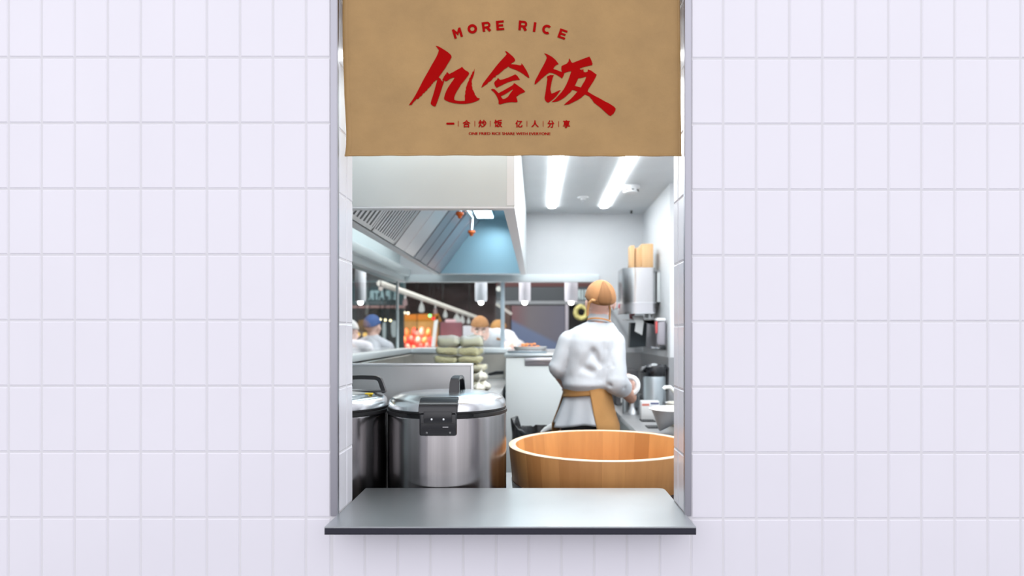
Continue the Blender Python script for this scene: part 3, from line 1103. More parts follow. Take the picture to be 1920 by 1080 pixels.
# ------------------------------------------------------------------ steel counter for the cookers and the tub
t = thing('prep_counter', 'stainless steel counter behind the wall carrying the cookers and tub', 'counter', (-0.1, 0.75, 0.0))
bm = B()
box(bm, -1.09, 0.85, 0.19, 1.33, 0.765, 0.80, 0.004)
build('worktop', bm, M['steel_soft'], t)
bm = B()
box(bm, -1.06, 0.82, 0.22, 1.30, 0.22, 0.24)
build('lower_shelf', bm, M['steel_soft'], t)
for x in (-1.05, 0.81):
    for y in (0.23, 1.29):
        bm = B()
        box(bm, x - 0.02, x + 0.02, y - 0.02, y + 0.02, 0.0, 0.765, 0.003)
        build('leg', bm, M['steel_soft'], t)
t = thing('splash_screen', 'grey stainless steel upright screen standing behind the rice cookers', 'splash screen', (-0.68, 1.0, 0.80))
bm = B()
box(bm, -1.05, -0.293, 1.0, 1.012, 0.801, 1.356, 0.001, 1)
build('panel', bm, mat('screen_steel', (0.58, 0.58, 0.58, 1), 0.40, 0.85, var=0.06, vscale=(3, 3, 2)), t)
bm = B()
box(bm, -1.05, -0.285, 0.994, 1.018, 1.352, 1.364, 0.003)
box(bm, -0.297, -0.285, 0.994, 1.018, 0.801, 1.354, 0.003)
build('folded_edge', bm, mat('bright_edge_steel', (0.78, 0.79, 0.81, 1), 0.3, 0.7), t)

# ------------------------------------------------------------------ rice cookers
def cooker(cx, cy, label, hx, hy, hang, front_latch, hlen=0.15):
    b0 = 0.80
    t = thing('rice_cooker', label, 'rice cooker', (cx, cy, b0), 'commercial rice cookers')
    c = (cx, cy, 0)
    bm = B()
    lathe(bm, [(0, b0 + 0.02), (0.205, b0 + 0.02), (0.2265, b0 + 0.035), (0.2285, b0 + 0.06), (0.2285, 1.188), (0.226, 1.194), (0, 1.194)], c, 96)
    build('body', bm, M['cooker_reflection_steel'], t)
    bm = B()
    lathe(bm, [(0, b0), (0.195, b0), (0.203, b0 + 0.02), (0, b0 + 0.021)], c, 64)
    build('base', bm, M['black_matte'], t)
    bm = B()
    lathe(bm, [(0.20, 1.1942), (0.2275, 1.1942), (0.2315, 1.197), (0.2315, 1.208), (0.224, 1.2095), (0.224, 1.2125), (0.2275, 1.2135), (0.2275, 1.2185), (0.20, 1.2185)], c, 96)
    build('rim_band', bm, M['black_matte'], t)
    bm = B()
    lathe(bm, [(0.20, 1.2187), (0.2265, 1.2187), (0.2255, 1.232), (0.221, 1.245), (0.212, 1.2555), (0.200, 1.2605), (0.188, 1.2625), (0.184, 1.266), (0.16, 1.2705), (0.09, 1.2755), (0, 1.277)], c, 96)
    build('lid', bm, M['lid_steel'], t)
    # arched handle
    hm = Matrix.Translation((hx, hy, 1.272)) @ Matrix.Rotation(R(hang), 4, 'Z')
    L = hlen / 2
    prof = [(-L - 0.014, -0.006, 0.020), (-L, 0.035, 0.019), (-L + 0.006, 0.048, 0.017), (-L + 0.022, 0.054, 0.015), (0, 0.056, 0.014), (L - 0.022, 0.054, 0.015), (L - 0.006, 0.048, 0.017), (L, 0.035, 0.019), (L + 0.014, -0.006, 0.020)]
    bm = B()
    vs_ = []
    for k, (u, z, hw) in enumerate(prof):
        a = prof[max(0, k - 1)]
        b = prof[min(len(prof) - 1, k + 1)]
        d = Vector((b[0] - a[0], 0, b[1] - a[1])).normalized()
        nn = Vector((-d.z, 0, d.x)) * 0.008
        q = []
        for s, e in ((-1, 1), (1, 1), (1, -1), (-1, -1)):
            p = Vector((u, s * hw, z)) + nn * e
            q.append(bm.verts.new(hm @ p))
        vs_.append(q)
    for a, b in zip(vs_, vs_[1:]):
        for k in range(4):
            bm.faces.new((a[k], a[(k + 1) % 4], b[(k + 1) % 4], b[k]))
    bm.faces.new(vs_[0])
    bm.faces.new(vs_[-1][::-1])
    bmesh.ops.bevel(bm, geom=bm.edges[:], offset=0.0025, segments=2, affect='EDGES', clamp_overlap=True)
    build('lid_handle', bm, M['black'], t)
    bm = B()
    box(bm, -L - 0.02, L + 0.02, -0.022, 0.022, -0.003, 0.004, 0.002, 2, hm)
    build('handle_plate', bm, M['black'], t)
    if front_latch:
        # hinge block over the shoulder of the lid and lock case below it
        yf = cy - 0.2285
        bm = B()
        pr = [(yf + 0.070, 1.2655), (yf + 0.050, 1.2700), (yf + 0.030, 1.2665), (yf + 0.006, 1.2580), (yf - 0.012, 1.2440), (yf - 0.0185, 1.2300), (yf - 0.020, 1.2180), (yf - 0.003, 1.2180), (yf + 0.012, 1.245), (yf + 0.06, 1.258)]
        hw = 0.0690
        a = [bm.verts.new((cx - 0.002 - hw, y, z)) for y, z in pr]
        b = [bm.verts.new((cx - 0.002 + hw, y, z)) for y, z in pr]
        bm.faces.new(a)
        bm.faces.new(b[::-1])
        for i in range(len(pr)):
            j = (i + 1) % len(pr)
            bm.faces.new((a[i], b[i], b[j], a[j]))
        bmesh.ops.bevel(bm, geom=[e for e in bm.edges if abs(e.verts[0].co.x - e.verts[1].co.x) < 1e-5], offset=0.0035, segments=2, affect='EDGES')
        build('hinge_cover', bm, M['black'], t)
        x0 = cx - 0.002
        bm = B()
        box(bm, x0 - 0.066, x0 + 0.066, yf - 0.018, yf + 0.004, 1.1375, 1.2165, 0.007, 3)
        lk = build('lock_case', bm, M['black'], t)
        bm = B()
        box(bm, x0 - 0.050, x0 + 0.050, yf - 0.024, yf - 0.017, 1.185, 1.2235, 0.002)
        build('lock_plate', bm, M['black'], lk)
        for sx in (-0.021, 0.021):
            bm = B()
            ball(bm, (x0 + sx, yf - 0.0245, 1.197), (0.0042, 0.0022, 0.0042), 12)
            build('screw', bm, M['chrome'], lk)
        dsc = mat('dark_screw', (0.18, 0.18, 0.18, 1), 0.3, 0.8)
        for sx in (-0.039, 0.043):
            bm = B()
            ball(bm, (x0 + sx, yf - 0.0185, 1.1490), (0.0042, 0.0018, 0.0042), 12)
            build('dark_screw', bm, dsc, lk)
        bm = B()
        box(bm, x0 - 0.060, x0 + 0.060, yf - 0.0195, yf - 0.0175, 1.1805, 1.1825)
        box(bm, x0 - 0.056, x0 + 0.056, yf - 0.0190, yf - 0.0175, 1.160, 1.161)
        build('seam', bm, M['black_matte'], lk)
        bm = B()
        box(bm, x0 + 0.017, x0 + 0.037, yf - 0.0188, yf - 0.0178, 1.1675, 1.1705)
        build('embossed_mark', bm, mat('grey_mark', (0.4, 0.4, 0.4, 1), 0.4), lk)
        r_ = 0.2335
        for s in (-1, 1):
            bm = B()
            ring = []
            for k in range(9):
                a = R(-90 + s * (15 + 10 * k / 8 * 1.6))
                ring.append((cx + r_ * math.cos(a), cy + r_ * math.sin(a)))
            rows = [[bm.verts.new((x, y, 1.1985)) for x, y in ring], [bm.verts.new((x, y, 1.2105)) for x, y in ring]]
            for k in range(8):
                bm.faces.new((rows[0][k], rows[0][k + 1], rows[1][k + 1], rows[1][k]))
            bmesh.ops.solidify(bm, geom=bm.faces[:], thickness=0.003)
            build('hinge_arm', bm, M['black'], lk)
    return t
C1, C2 = (-0.3445, 0.58), (-0.8090, 0.58)
cooker(C1[0], C1[1], 'big stainless rice cooker with black hinge block, beside the wooden tub', -0.309, 0.60, 88, True, 0.135)
t = cooker(C2[0], C2[1], 'stainless rice cooker at the left jamb, half hidden by the wall', -0.690, 0.60, 4, False, 0.16)
bm = B()
q = P(697, 737, 2.57)
box(bm, q.x - 0.015, q.x + 0.013, 0.52, 0.545, 1.2655, 1.2715, 0.001, 1)
build('sticker', bm, mat('yellow_sticker', (0.85, 0.62, 0.03, 1), 0.5), t)['label'] = 'yellow sticker'

# ------------------------------------------------------------------ wooden tub
TC, TR = (0.29, 0.879), 0.409
t = thing('wooden_rice_tub', 'large round wooden rice tub on the counter beside the cooker', 'wooden tub', (TC[0], TC[1], 0.80))
c = (TC[0], TC[1], 0)
bm = B()
lathe(bm, [(TR - 0.030, 1.0175), (TR - 0.002, 1.0175), (TR - 0.001, 1.015), (TR - 0.022, 0.805), (TR - 0.025, 0.802), (TR - 0.052, 0.802), (TR - 0.050, 0.83), (TR - 0.031, 1.015), (TR - 0.030, 1.0175)], c, 128)
bmesh.ops.remove_doubles(bm, verts=bm.verts, dist=1e-5)
build('staves', bm, M['tub'], t)
bm = B()
lathe(bm, [(TR - 0.030, 1.0176), (TR - 0.030, 1.0200), (TR - 0.027, 1.0215), (TR - 0.004, 1.0215), (TR - 0.001, 1.0200), (TR - 0.001, 1.0176), (TR - 0.030, 1.0176)], c, 128)
bmesh.ops.remove_doubles(bm, verts=bm.verts, dist=1e-5)
build('rim', bm, M['tub_rim'], t)['label'] = 'end grain rim, paled by painted light'
bm = B()
lathe(bm, [(0, 0.815), (TR - 0.0535, 0.815), (TR - 0.0535, 0.835), (0, 0.835)], c, 96)
build('bottom', bm, wood_mat('tub_floor', (0.62, 0.32, 0.13, 1), (0.48, 0.23, 0.09, 1), 0, (30, 3, 3)), t)
bm = B()
lathe(bm, [(TR - 0.0165, 0.873), (TR - 0.0125, 0.873), (TR - 0.0165, 0.833), (TR - 0.0205, 0.833), (TR - 0.0165, 0.873)], c, 128)
bmesh.ops.remove_doubles(bm, verts=bm.verts, dist=1e-5)
build('hoop', bm, M['hoop'], t)['label'] = 'dark brown hoop'

# ------------------------------------------------------------------ cooking range along the left wall, behind the screen
t = thing('cooking_range', 'stainless steel range under the left glass, behind the screen', 'cooking range', (-0.64, 2.75, 0.0))
bm = B()
box(bm, -1.05, -0.232, 1.95, 3.60, 0.10, 1.105, 0.004)
build('body', bm, M['steel_soft'], t)
bm = B()
box(bm, -1.055, -0.228, 1.94, 3.60, 1.105, 1.12, 0.003)
build('hob_top', bm, M['steel_soft'], t)
bm = B()
box(bm, -1.05, -0.232, 3.575, 3.60, 1.12, 1.325, 0.002, 1)
box(bm, -1.055, -1.03, 1.95, 3.575, 1.12, 1.325, 0.002, 1)
build('backsplash', bm, mat('beige_steel', (0.52, 0.50, 0.46, 1), 0.36, 0.9, var=0.12, vscale=(4, 4, 5)), t)
for x in (-1.0, -0.28):
    for y in (2.0, 3.55):
        bm = B()
        lathe(bm, [(0, 0), (0.022, 0), (0.022, 0.10), (0, 0.10)], (x, y, 0), 14)
        build('foot', bm, M['black_matte'], t)
# pan whose handle sticks out past the packs
t = thing('frying_pan', 'steel pan with black handle on the range behind the noodle packs', 'pan', (-0.46, 3.25, 1.121))
bm = B()
lathe(bm, [(0, 0.0), (0.10, 0.0), (0.135, 0.045), (0.138, 0.047), (0.132, 0.046), (0.098, 0.004), (0, 0.004)], (-0.52, 3.22, 1.121), 40)
build('pan_body', bm, M['steel'], t)
h0, h1, h2 = P(903, 714, 4.95), P(917, 702, 4.9), P(944, 698.5, 4.88)
bm = B()
tube(bm, [(-0.385, 3.2, 1.16), h0 + Vector((-0.01, 0.1, 0)), h1], 0.009, 10)
build('ferrule', bm, M['chrome'], t)
bm = B()
tube(bm, [h1, h1.lerp(h2, 0.5) + Vector((0, 0, 0.004)), h2], [0.012, 0.015, 0.013], 12)
build('handle', bm, M['black'], t)

# ------------------------------------------------------------------ stack of noodle packs
noo = mat('green_noodles', (0.74, 0.68, 0.32, 1), 0.6, var=0.35, vscale=(40, 40, 160), bump=0.5, bscale=(30, 30, 160))
noo2 = mat('cream_noodles', (0.66, 0.60, 0.40, 1), 0.6, var=0.2, vscale=(40, 40, 160), bump=0.5, bscale=(30, 30, 160))
def film_mat(name, k):
    m = bpy.data.materials.new(name)
    m.use_nodes = True
    tt = m.node_tree
    b = tt.nodes['Principled BSDF']
    b.inputs['Base Color'].default_value = (0.85, 0.88, 0.86, 1)
    b.inputs['Roughness'].default_value = 0.2
    tr = tt.nodes.new('ShaderNodeBsdfTransparent')
    mx = tt.nodes.new('ShaderNodeMixShader')
    mx.inputs[0].default_value = k
    tt.links.new(tr.outputs[0], mx.inputs[1])
    tt.links.new(b.outputs[0], mx.inputs[2])
    tt.links.new(mx.outputs[0], tt.nodes['Material Output'].inputs[0])
    return m
M['milky'] = film_mat('milky_film', 0.22)
M['milky_thick'] = film_mat('crumpled_film', 0.48)
SX, SY = P(862, 700, 4.4).x, 2.42
def pillow(bm, cx, cy, cz, hx, hy, hz, seed, grow=0.0, amp=0.008):
    vv = box(bm, cx - hx - grow, cx + hx + grow, cy - hy - grow, cy + hy + grow, cz - hz - grow * 0.5, cz + hz + grow * 0.5, min(hx, hy, hz) * 0.85, 4)
    bmesh.ops.subdivide_edges(bm, edges=[e for e in bm.edges if e.calc_length() > 0.03], cuts=3, use_grid_fill=True)
    for v in bm.verts:
        n = noise.noise(Vector((v.co.x * 16, v.co.y * 16, v.co.z * 30 + seed * 5)))
        v.co.z += n * amp
        v.co.x += noise.noise(v.co * 14 + Vector((seed, 0, 0))) * amp * 0.8
lay = [(0, 'lowest'), (1, 'fifth'), (2, 'fourth'), (3, 'third'), (4, 'second'), (5, 'topmost')]
for k, nm in lay:
    for s, side in ((-1, 'left'), (1, 'right')):
        cz = 1.158 + 0.056 * k
        cx = SX + s * 0.078 + random.uniform(-0.008, 0.008) + (0.012 if k < 3 else 0)
        if k == 5:
            lab = 'bagged green noodle pack, %s one on top of the stack' % side
        else:
            lab = 'bagged noodle pack, %s column of the stack, %s from the %s' % (side, ('second', 'third', 'fourth', 'fifth', 'sixth')[4 - k], 'top')
        if k < 2 or (k == 2 and s > 0):
            lab = lab.replace('bagged', 'cream bagged')
        else:
            lab = lab.replace('bagged noodle', 'bagged green noodle')
        t = thing('noodle_pack', lab, 'noodle pack', (cx, SY, cz - 0.025), 'stack of bagged noodles on the range')
        t.rotation_euler = (R(random.uniform(-2, 2)), R(random.uniform(-3, 3)), R(random.uniform(-9, 9)))
        bm = B()
        pillow(bm, cx, SY, cz, 0.071, 0.10, 0.0215, k * 2 + s, 0, 0.014)
        build('noodle_block', bm, noo2 if (k < 2 or (k == 2 and s > 0)) else noo, t, 60)
        bm = B()
        pillow(bm, cx, SY, cz + (0.006 if k == 5 else 0), 0.072, 0.104, 0.0225 + (0.010 if k == 5 else 0), k * 2 + s, 0.005, 0.020 if k == 5 else 0.015)
        build('plastic_bag', bm, M['milky_thick'] if k == 5 else M['milky'], t, 60)
# garlic heads in the gap to the right of the stack
gar = mat('garlic_skin', (0.80, 0.76, 0.66, 1), 0.6, var=0.08, vscale=(60, 60, 10))
for i, (px, py, d, lab) in enumerate(((909, 724, 4.38, 'garlic head on the range at the foot of the pile'), (902, 706, 4.18, 'garlic head bulging out halfway up the noodle stack'), (897, 728, 4.12, 'garlic head tucked behind the edge of the steel screen'))):
    c_ = P(px, py, d)
    t = thing('garlic_head', lab, 'garlic', c_, 'garlic heads beside the noodle packs')
    bm = B()
    n = 40
    for (r_, z_) in ():
        pass
    lathe(bm, [(0, -0.030), (0.020, -0.029), (0.036, -0.016), (0.040, 0.0), (0.030, 0.018), (0.012, 0.027), (0.006, 0.036), (0, 0.038)], c_, 32)
    for v in bm.verts:
        a = math.atan2(v.co.y - c_.y, v.co.x - c_.x)
        f = 1 + 0.07 * math.cos(a * 7)
        v.co.x = c_.x + (v.co.x - c_.x) * f
        v.co.y = c_.y + (v.co.y - c_.y) * f
    build('bulb', bm, gar, t)
    bm = B()
    tube(bm, [c_ + Vector((0, 0, 0.034)), c_ + Vector((0.003, 0, 0.045)), c_ + Vector((0.008, 0, 0.053))], [0.006, 0.004, 0.003], 8)
    build('stem', bm, gar, t)

# ------------------------------------------------------------------ white cabinet under the pass
t = thing('white_cabinet', 'white cabinet with steel top and bar handle, left of the chef', 'cabinet', (0.15, 3.1, 0.0))
CXa, CXb, CY = -0.215, 0.49, 2.62
bm = B()
box(bm, CXa, CXb, CY + 0.02, 3.55, 0.08, 1.335, 0.003)
build('body', bm, M['white_panel'], t)
bm = B()
box(bm, CXa + 0.003, CXb - 0.003, CY, CY + 0.019, 0.10, 1.333, 0.004)
dr = build('door', bm, M['white_panel'], t)
bm = B()
a, b = P(984, 671, 4.6), P(1046, 686, 4.6)
box(bm, a.x, b.x, CY - 0.006, CY + 0.001, b.z, a.z, 0.002)
build('handle_recess', bm, mat('grey_recess', (0.42, 0.40, 0.44, 1), 0.35, 0.8), dr)
bm = B()
box(bm, a.x, b.x, CY - 0.022, CY - 0.006, a.z - 0.026, a.z, 0.005)
build('handle', bm, mat('handle_steel', (0.80, 0.78, 0.82, 1), 0.3, 0.8), dr)
bm = B()
box(bm, CXa + 0.02, CXb - 0.02, CY + 0.05, 3.5, 0.0, 0.08)
build('plinth', bm, M['black_matte'], t)
bm = B()
box(bm, CXa - 0.008, CXb + 0.005, CY - 0.012, 3.58, 1.3355, 1.356, 0.003)
build('steel_top', bm, mat('blue_steel_top', (0.62, 0.68, 0.71, 1), 0.3, 0.8), t)
# steel pass counter on the far side of the opening
t = thing('pass_counter', 'steel serving counter outside the far opening', 'counter', (-0.2, 4.15, 0.0))
bm = B()
box(bm, -1.42, 0.9, KB + 0.165, 4.40, 1.30, 1.335, 0.004)
build('worktop', bm, mat('pale_worktop', (0.82, 0.85, 0.87, 1), 0.3), t)
bm = B()
box(bm, -1.38, 0.85, KB + 0.2, 4.36, 0.0, 1.30)
build('carcass', bm, M['white_panel'], t)
# baking tray and plate of prawns on the steel top
t = thing('baking_tray', 'blue-grey steel tray on the white cabinet under the prawn plate', 'tray', (-0.03, 2.95, 1.357))
a, b = P(953, 655, 4.9), P(1024, 650, 4.9)
bm = B()
box(bm, a.x, b.x, 2.78, 3.2, 1.3575, 1.372, 0.004)
build('tray_body', bm, mat('tray_steel', (0.40, 0.47, 0.52, 1), 0.35, 0.8), t)
bm = B()
box(bm, a.x - 0.008, b.x + 0.008, 2.772, 3.208, 1.372, 1.3745, 0.001, 1)
build('tray_rim', bm, M['steel'], t)
t = thing('oval_plate', 'white plate piled with orange prawns on the steel tray', 'plate', (0.02, 3.0, 1.3746))
pc = P(994, 650, 5.0)
bm = B()
lathe(bm, [(0, 0.0), (0.096, 0.0), (0.104, 0.004), (0.111, 0.022), (0.113, 0.026), (0.109, 0.026), (0.098, 0.010), (0, 0.008)], (pc.x, 3.0, 1.375), 40, None, 1.15, 0.8)
build('dish', bm, M['white_plastic'], t)
praw = mat('cooked_prawn', (0.90, 0.36, 0.13, 1), 0.4, var=0.15, vscale=(60, 60, 60))
for i, (dx, dy, dz, rot) in enumerate(((-0.065, -0.03, 0.012, 10), (-0.03, 0.02, 0.013, 70), (-0.005, -0.04, 0.013, -30), (0.03, 0.0, 0.014, 140), (0.055, -0.025, 0.013, 40), (-0.01, -0.01, 0.030, 100), (0.02, -0.02, 0.032, -10), (-0.045, -0.005, 0.028, 200))):
    bm = B()
    pts, rs = [], []
    for k in range(8):
        aa = R(rot + 210 * k / 7)
        pts.append((pc.x + dx + 0.018 * math.cos(aa), 3.0 + dy + 0.018 * math.sin(aa), 1.387 + dz + 0.003 * math.sin(k)))
        rs.append(0.0085 * (1 - 0.09 * k))
    tube(bm, pts, rs, 8)
    for sgn in (-1, 1):
        e = Vector(pts[-1])
        tube(bm, [e, e + Vector((0.006 * sgn, -0.004, 0.003))], [0.0035, 0.005], 6, flat=0.4)
    nm = ('at the outer end of the plate', 'behind the front ones', 'at the front of the plate', 'lying at the far middle', 'nearest the chef', 'topmost, in the middle', 'topmost, on the side nearer the chef', 'topmost, on the outer side')[i]
    single('prawn', bm, praw, 'small curled orange prawn, ' + nm, 'prawn', 'prawns on the white plate', 60)

# ------------------------------------------------------------------ right-hand counter and what stands on it
RC = 0.94
t = thing('side_counter', 'stainless steel counter along the right wall beside the chef', 'counter', (0.9, 2.4, 0.0))
bm = B()
box(bm, 0.575, 1.585, 1.45, JY - 0.014, RC - 0.035, RC, 0.003)
box(bm, 0.575, RX - 0.014, JY - 0.014, 3.68, RC - 0.035, RC, 0.003)
build('worktop', bm, M['steel_soft'], t)
bm = B()
box(bm, 0.60, 1.56, 1.50, JY - 0.02, 0.10, RC - 0.036)
box(bm, 0.60, RX - 0.02, JY - 0.02, 3.66, 0.10, RC - 0.036)
build('carcass', bm, M['white_panel'], t)
bm = B()
box(bm, 0.63, 1.5, 1.53, JY - 0.05, 0.0, 0.10)
build('plinth', bm, M['black_matte'], t)
t = thing('vacuum_jug', 'grey vacuum jug with black pump lid on the right counter', 'vacuum jug', (0.794, 2.44, RC))
vc = (0.794, 2.44, 0)
bm = B()
lathe(bm, [(0, RC), (0.076, RC), (0.078, RC + 0.004), (0.078, RC + 0.026), (0, RC + 0.026)], vc, 40)
build('base', bm, M['black_matte'], t)
bm = B()
lathe(bm, [(0, RC + 0.026), (0.074, RC + 0.026), (0.0745, RC + 0.255), (0.070, RC + 0.272), (0, RC + 0.272)], vc, 48)
build('body', bm, mat('jug_grey', (0.50, 0.56, 0.60, 1), 0.3, 0.7), t)
bm = B()
lathe(bm, [(0, RC + 0.272), (0.068, RC + 0.272), (0.074, RC + 0.285), (0.078, RC + 0.318), (0.072, RC + 0.338), (0.05, RC + 0.352), (0, RC + 0.356)], vc, 40)
ld = build('pump_lid', bm, M['black'], t)
bm = B()
tube(bm, [(0.745, 2.43, RC + 0.330), (0.715, 2.42, RC + 0.322), (0.698, 2.415, RC + 0.298)], [0.020, 0.018, 0.013], 12)
build('spout', bm, M['black'], ld)
bm = B()
tube(bm, [(0.83, 2.45, RC + 0.34), (0.872, 2.45, RC + 0.342), (0.886, 2.45, RC + 0.325), (0.880, 2.45, RC + 0.19), (0.866, 2.45, RC + 0.175)], 0.011, 10)
build('carry_handle', bm, M['black'], t)
bm = B()
ball(bm, (0.785, 2.40, RC + 0.345), (0.028, 0.022, 0.016), 16)
build('pump_button', bm, mat('grey_button', (0.35, 0.37, 0.38, 1), 0.25), ld)
# white carton with red and blue print in front of the jug
t = thing('printed_carton', 'small white carton with red and blue stripes before the vacuum jug', 'carton', (0.755, 2.30, RC))
a, b = P(1202, 782, 4.28), P(1236, 752, 4.28)
bm = B()
box(bm, a.x, b.x, 2.27, 2.34, RC + 0.0005, b.z, 0.002)
build('box', bm, M['white_plastic'], t)
bm = B()
box(bm, a.x + 0.004, a.x + 0.052, 2.2692, 2.2702, b.z - 0.030, b.z - 0.016)
build('red_stripe', bm, mat('coral_print', (0.75, 0.25, 0.20, 1), 0.5), t)['label'] = 'coral red stripe'
bm = B()
box(bm, a.x + 0.060, b.x - 0.004, 2.2692, 2.2702, b.z - 0.020, b.z - 0.010)
box(bm, a.x + 0.060, b.x - 0.012, 2.2692, 2.2702, b.z - 0.042, b.z - 0.032)
build('blue_stripe', bm, mat('navy_print', (0.05, 0.07, 0.22, 1), 0.5), t)['label'] = 'navy blue stripes'
# steel bain-marie pot left of the jug
t = thing('steel_canister', 'low stainless steel canister with bright rim behind the chef\'s hand', 'canister', (0.665, 2.62, RC))
cc = (0.668, 2.60, 0)
bm = B()
lathe(bm, [(0, RC), (0.066, RC), (0.068, RC + 0.004), (0.068, RC + 0.125), (0, RC + 0.125)], cc, 40)
build('body', bm, M['steel'], t)
bm = B()
lathe(bm, [(0, RC + 0.126), (0.071, RC + 0.126), (0.071, RC + 0.136), (0.05, RC + 0.143), (0, RC + 0.145)], cc, 40)
build('lid', bm, M['lid_steel'], t)
t = thing('coffee_machine', 'small dark appliance with white front between canister and jug', 'appliance', (0.70, 3.3, RC))
bm = B()
box(bm, 0.62, 0.80, 3.15, 3.4, RC, RC + 0.27, 0.008)
build('body', bm, mat('appliance_grey', (0.09, 0.09, 0.10, 1), 0.3), t)
bm = B()
box(bm, 0.66, 0.785, 3.144, 3.1495, RC + 0.02, RC + 0.20, 0.003)
build('front_panel', bm, M['white_plastic'], t)
bm = B()
box(bm, 0.70, 0.77, 3.140, 3.1435, RC + 0.12, RC + 0.18, 0.001, 1)
box(bm, 0.72, 0.76, 3.140, 3.1435, RC + 0.07, RC + 0.10, 0.001, 1)
build('display', bm, M['black'], t)
t = thing('black_canister', 'short black canister against the steel plate right of the jug', 'canister', (0.90, 2.33, RC))
bm = B()
lathe(bm, [(0, RC), (0.030, RC), (0.031, RC + 0.095), (0, RC + 0.095)], (0.925, 2.40, 0), 24)
build('body', bm, M['black_matte'], t)
bm = B()
lathe(bm, [(0, RC + 0.0955), (0.033, RC + 0.0955), (0.032, RC + 0.112), (0, RC + 0.114)], (0.925, 2.40, 0), 24)
build('lid', bm, M['black'], t)
# swan-neck tap
t = thing('white_tap', 'white swan neck tap by the right jamb', 'tap', (0.93, 2.05, RC))
bm = B()
lathe(bm, [(0, RC), (0.026, RC), (0.024, RC + 0.012), (0.014, RC + 0.02), (0.013, RC + 0.06), (0, RC + 0.06)], (0.93, 2.12, 0), 24)
build('base', bm, M['white_plastic'], t)
a, b, c_ = P(1246, 727, 4.1), P(1256, 726, 4.11), P(1270, 739, 4.12)
bm = B()
tube(bm, [(0.93, 2.12, RC + 0.05), (0.93, 2.12, RC + 0.16), (c_.x + 0.02, c_.y, c_.z - 0.02), c_, b, a + Vector((0.004, 0, 0.002)), a + Vector((-0.006, 0, -0.008))], [0.012, 0.012, 0.012, 0.013, 0.013, 0.0125, 0.012], 12)
build('spout', bm, mat('white_lacquer', (0.86, 0.88, 0.88, 1), 0.2, coat=0.5), t)
# tilted white funnel leaning on a pale pot
t = thing('cream_pot', 'cream pot with thin rim behind the white funnel', 'pot', (0.88, 2.02, RC))
bm = B()
lathe(bm, [(0, RC), (0.075, RC), (0.080, RC + 0.006), (0.085, RC + 0.135), (0.083, RC + 0.137), (0.079, RC + 0.131), (0.075, RC + 0.012), (0, RC + 0.012)], (0.875, 2.02, 0), 40)
build('pot_body', bm, mat('cream_enamel', (0.72, 0.68, 0.55, 1), 0.3), t)
bm = B()
lathe(bm, [(0.0815, RC + 0.136), (0.088, RC + 0.137), (0.088, RC + 0.141), (0.0815, RC + 0.141), (0.0815, RC + 0.136)], (0.875, 2.02, 0), 40)
build('pot_rim', bm, M['white_plastic'], t)
t = thing('white_funnel', 'tilted white conical funnel at the right jamb above the tub', 'funnel', P(1240, 809, 3.74))
tip, rc = P(1238, 808, 3.72), P(1266, 768, 3.72)
hgt = rc.z - tip.z
def lean(bm):
    for v in bm.verts:
        v.co.x += (rc.x - tip.x) * max(0.0, min(1.0, (v.co.z - tip.z) / hgt))
bm = B()
lathe(bm, [(0.005, 0.0), (0.012, 0.006), (0.132, hgt), (0.129, hgt + 0.001), (0.009, 0.009), (0.003, 0.001), (0.005, 0.0)], tip, 64)
lean(bm)
build('cone', bm, mat('white_blue_plastic', (0.78, 0.84, 0.90, 1), 0.3), t)
bm = B()
lathe(bm, [(0.129, hgt), (0.144, hgt + 0.001), (0.146, hgt + 0.006), (0.141, hgt + 0.009), (0.128, hgt + 0.004), (0.129, hgt)], tip, 64)
lean(bm)
build('funnel_rim', bm, M['white_plastic'], t)
# two dark drip trays let into the worktop
for i, (px, py, lab) in enumerate(((1214, 789, 'dark drip grate on the counter before the carton'), (1226, 801, 'dark drip grate on the counter beside the funnel tip'))):
    c_ = P(px, py, 0.56 * F / (py - 625))
    t = thing('drip_grate', lab, 'grate', (c_.x, c_.y, RC), 'drip grates on the right counter')
    bm = B()
    box(bm, c_.x - 0.045, c_.x + 0.045, c_.y - 0.055, c_.y + 0.055, RC + 0.0003, RC + 0.004, 0.001, 1)
    build('plate', bm, M['black_matte'], t)
    bm = B()
    for k in range(6):
        x = c_.x - 0.036 + 0.0144 * k
        box(bm, x - 0.002, x + 0.002, c_.y - 0.05, c_.y + 0.05, RC + 0.0042, RC + 0.0065)
    build('bars', bm, mat('dark_bar_%d' % i, (0.08, 0.08, 0.09, 1), 0.35, 0.7), t)
# towel dispenser on the right wall
t = thing('towel_dispenser', 'rounded stainless steel towel dispenser on the white right wall', 'dispenser', (0.80, 3.0, 1.68))
DX0, DX1, DY0, DY1 = P(1167, 540, 4.90).x, P(1228, 540, 4.90).x, 2.86, 3.16
z0, z1 = 1.70, P(1200, 502, 4.88).z
def drum(bm, z0, z1, g=0.0):
    rr = 0.11
    out = []
    for k in range(13):
        a = R(270 - 90 * k / 12)
        out.append((DX0 - g + rr + rr * math.cos(a), DY0 - g + rr + rr * math.sin(a)))
    out += [(DX0 - g, DY1), (DX1 + g, DY1), (DX1 + g, DY0 - g + 0.02), (DX1 + g - 0.02, DY0 - g)]
    a_ = [bm.verts.new((x, y, z0)) for x, y in out]
    b_ = [bm.verts.new((x, y, z1)) for x, y in out]
    bm.faces.new(a_)
    bm.faces.new(b_[::-1])
    for i in range(len(out)):
        j = (i + 1) % len(out)
        bm.faces.new((a_[i], a_[j], b_[j], b_[i]))
bm = B()
drum(bm, z0 + 0.03, z1)
build('cover', bm, mat('dispenser_steel', (0.58, 0.58, 0.59, 1), 0.2, 1.0), t)
bm = B()
drum(bm, z0 + 0.022, z0 + 0.0298, 0.004)
drum(bm, z0 - 0.055, z0 - 0.048, 0.002)
build('trim_line', bm, M['lid_steel'], t)
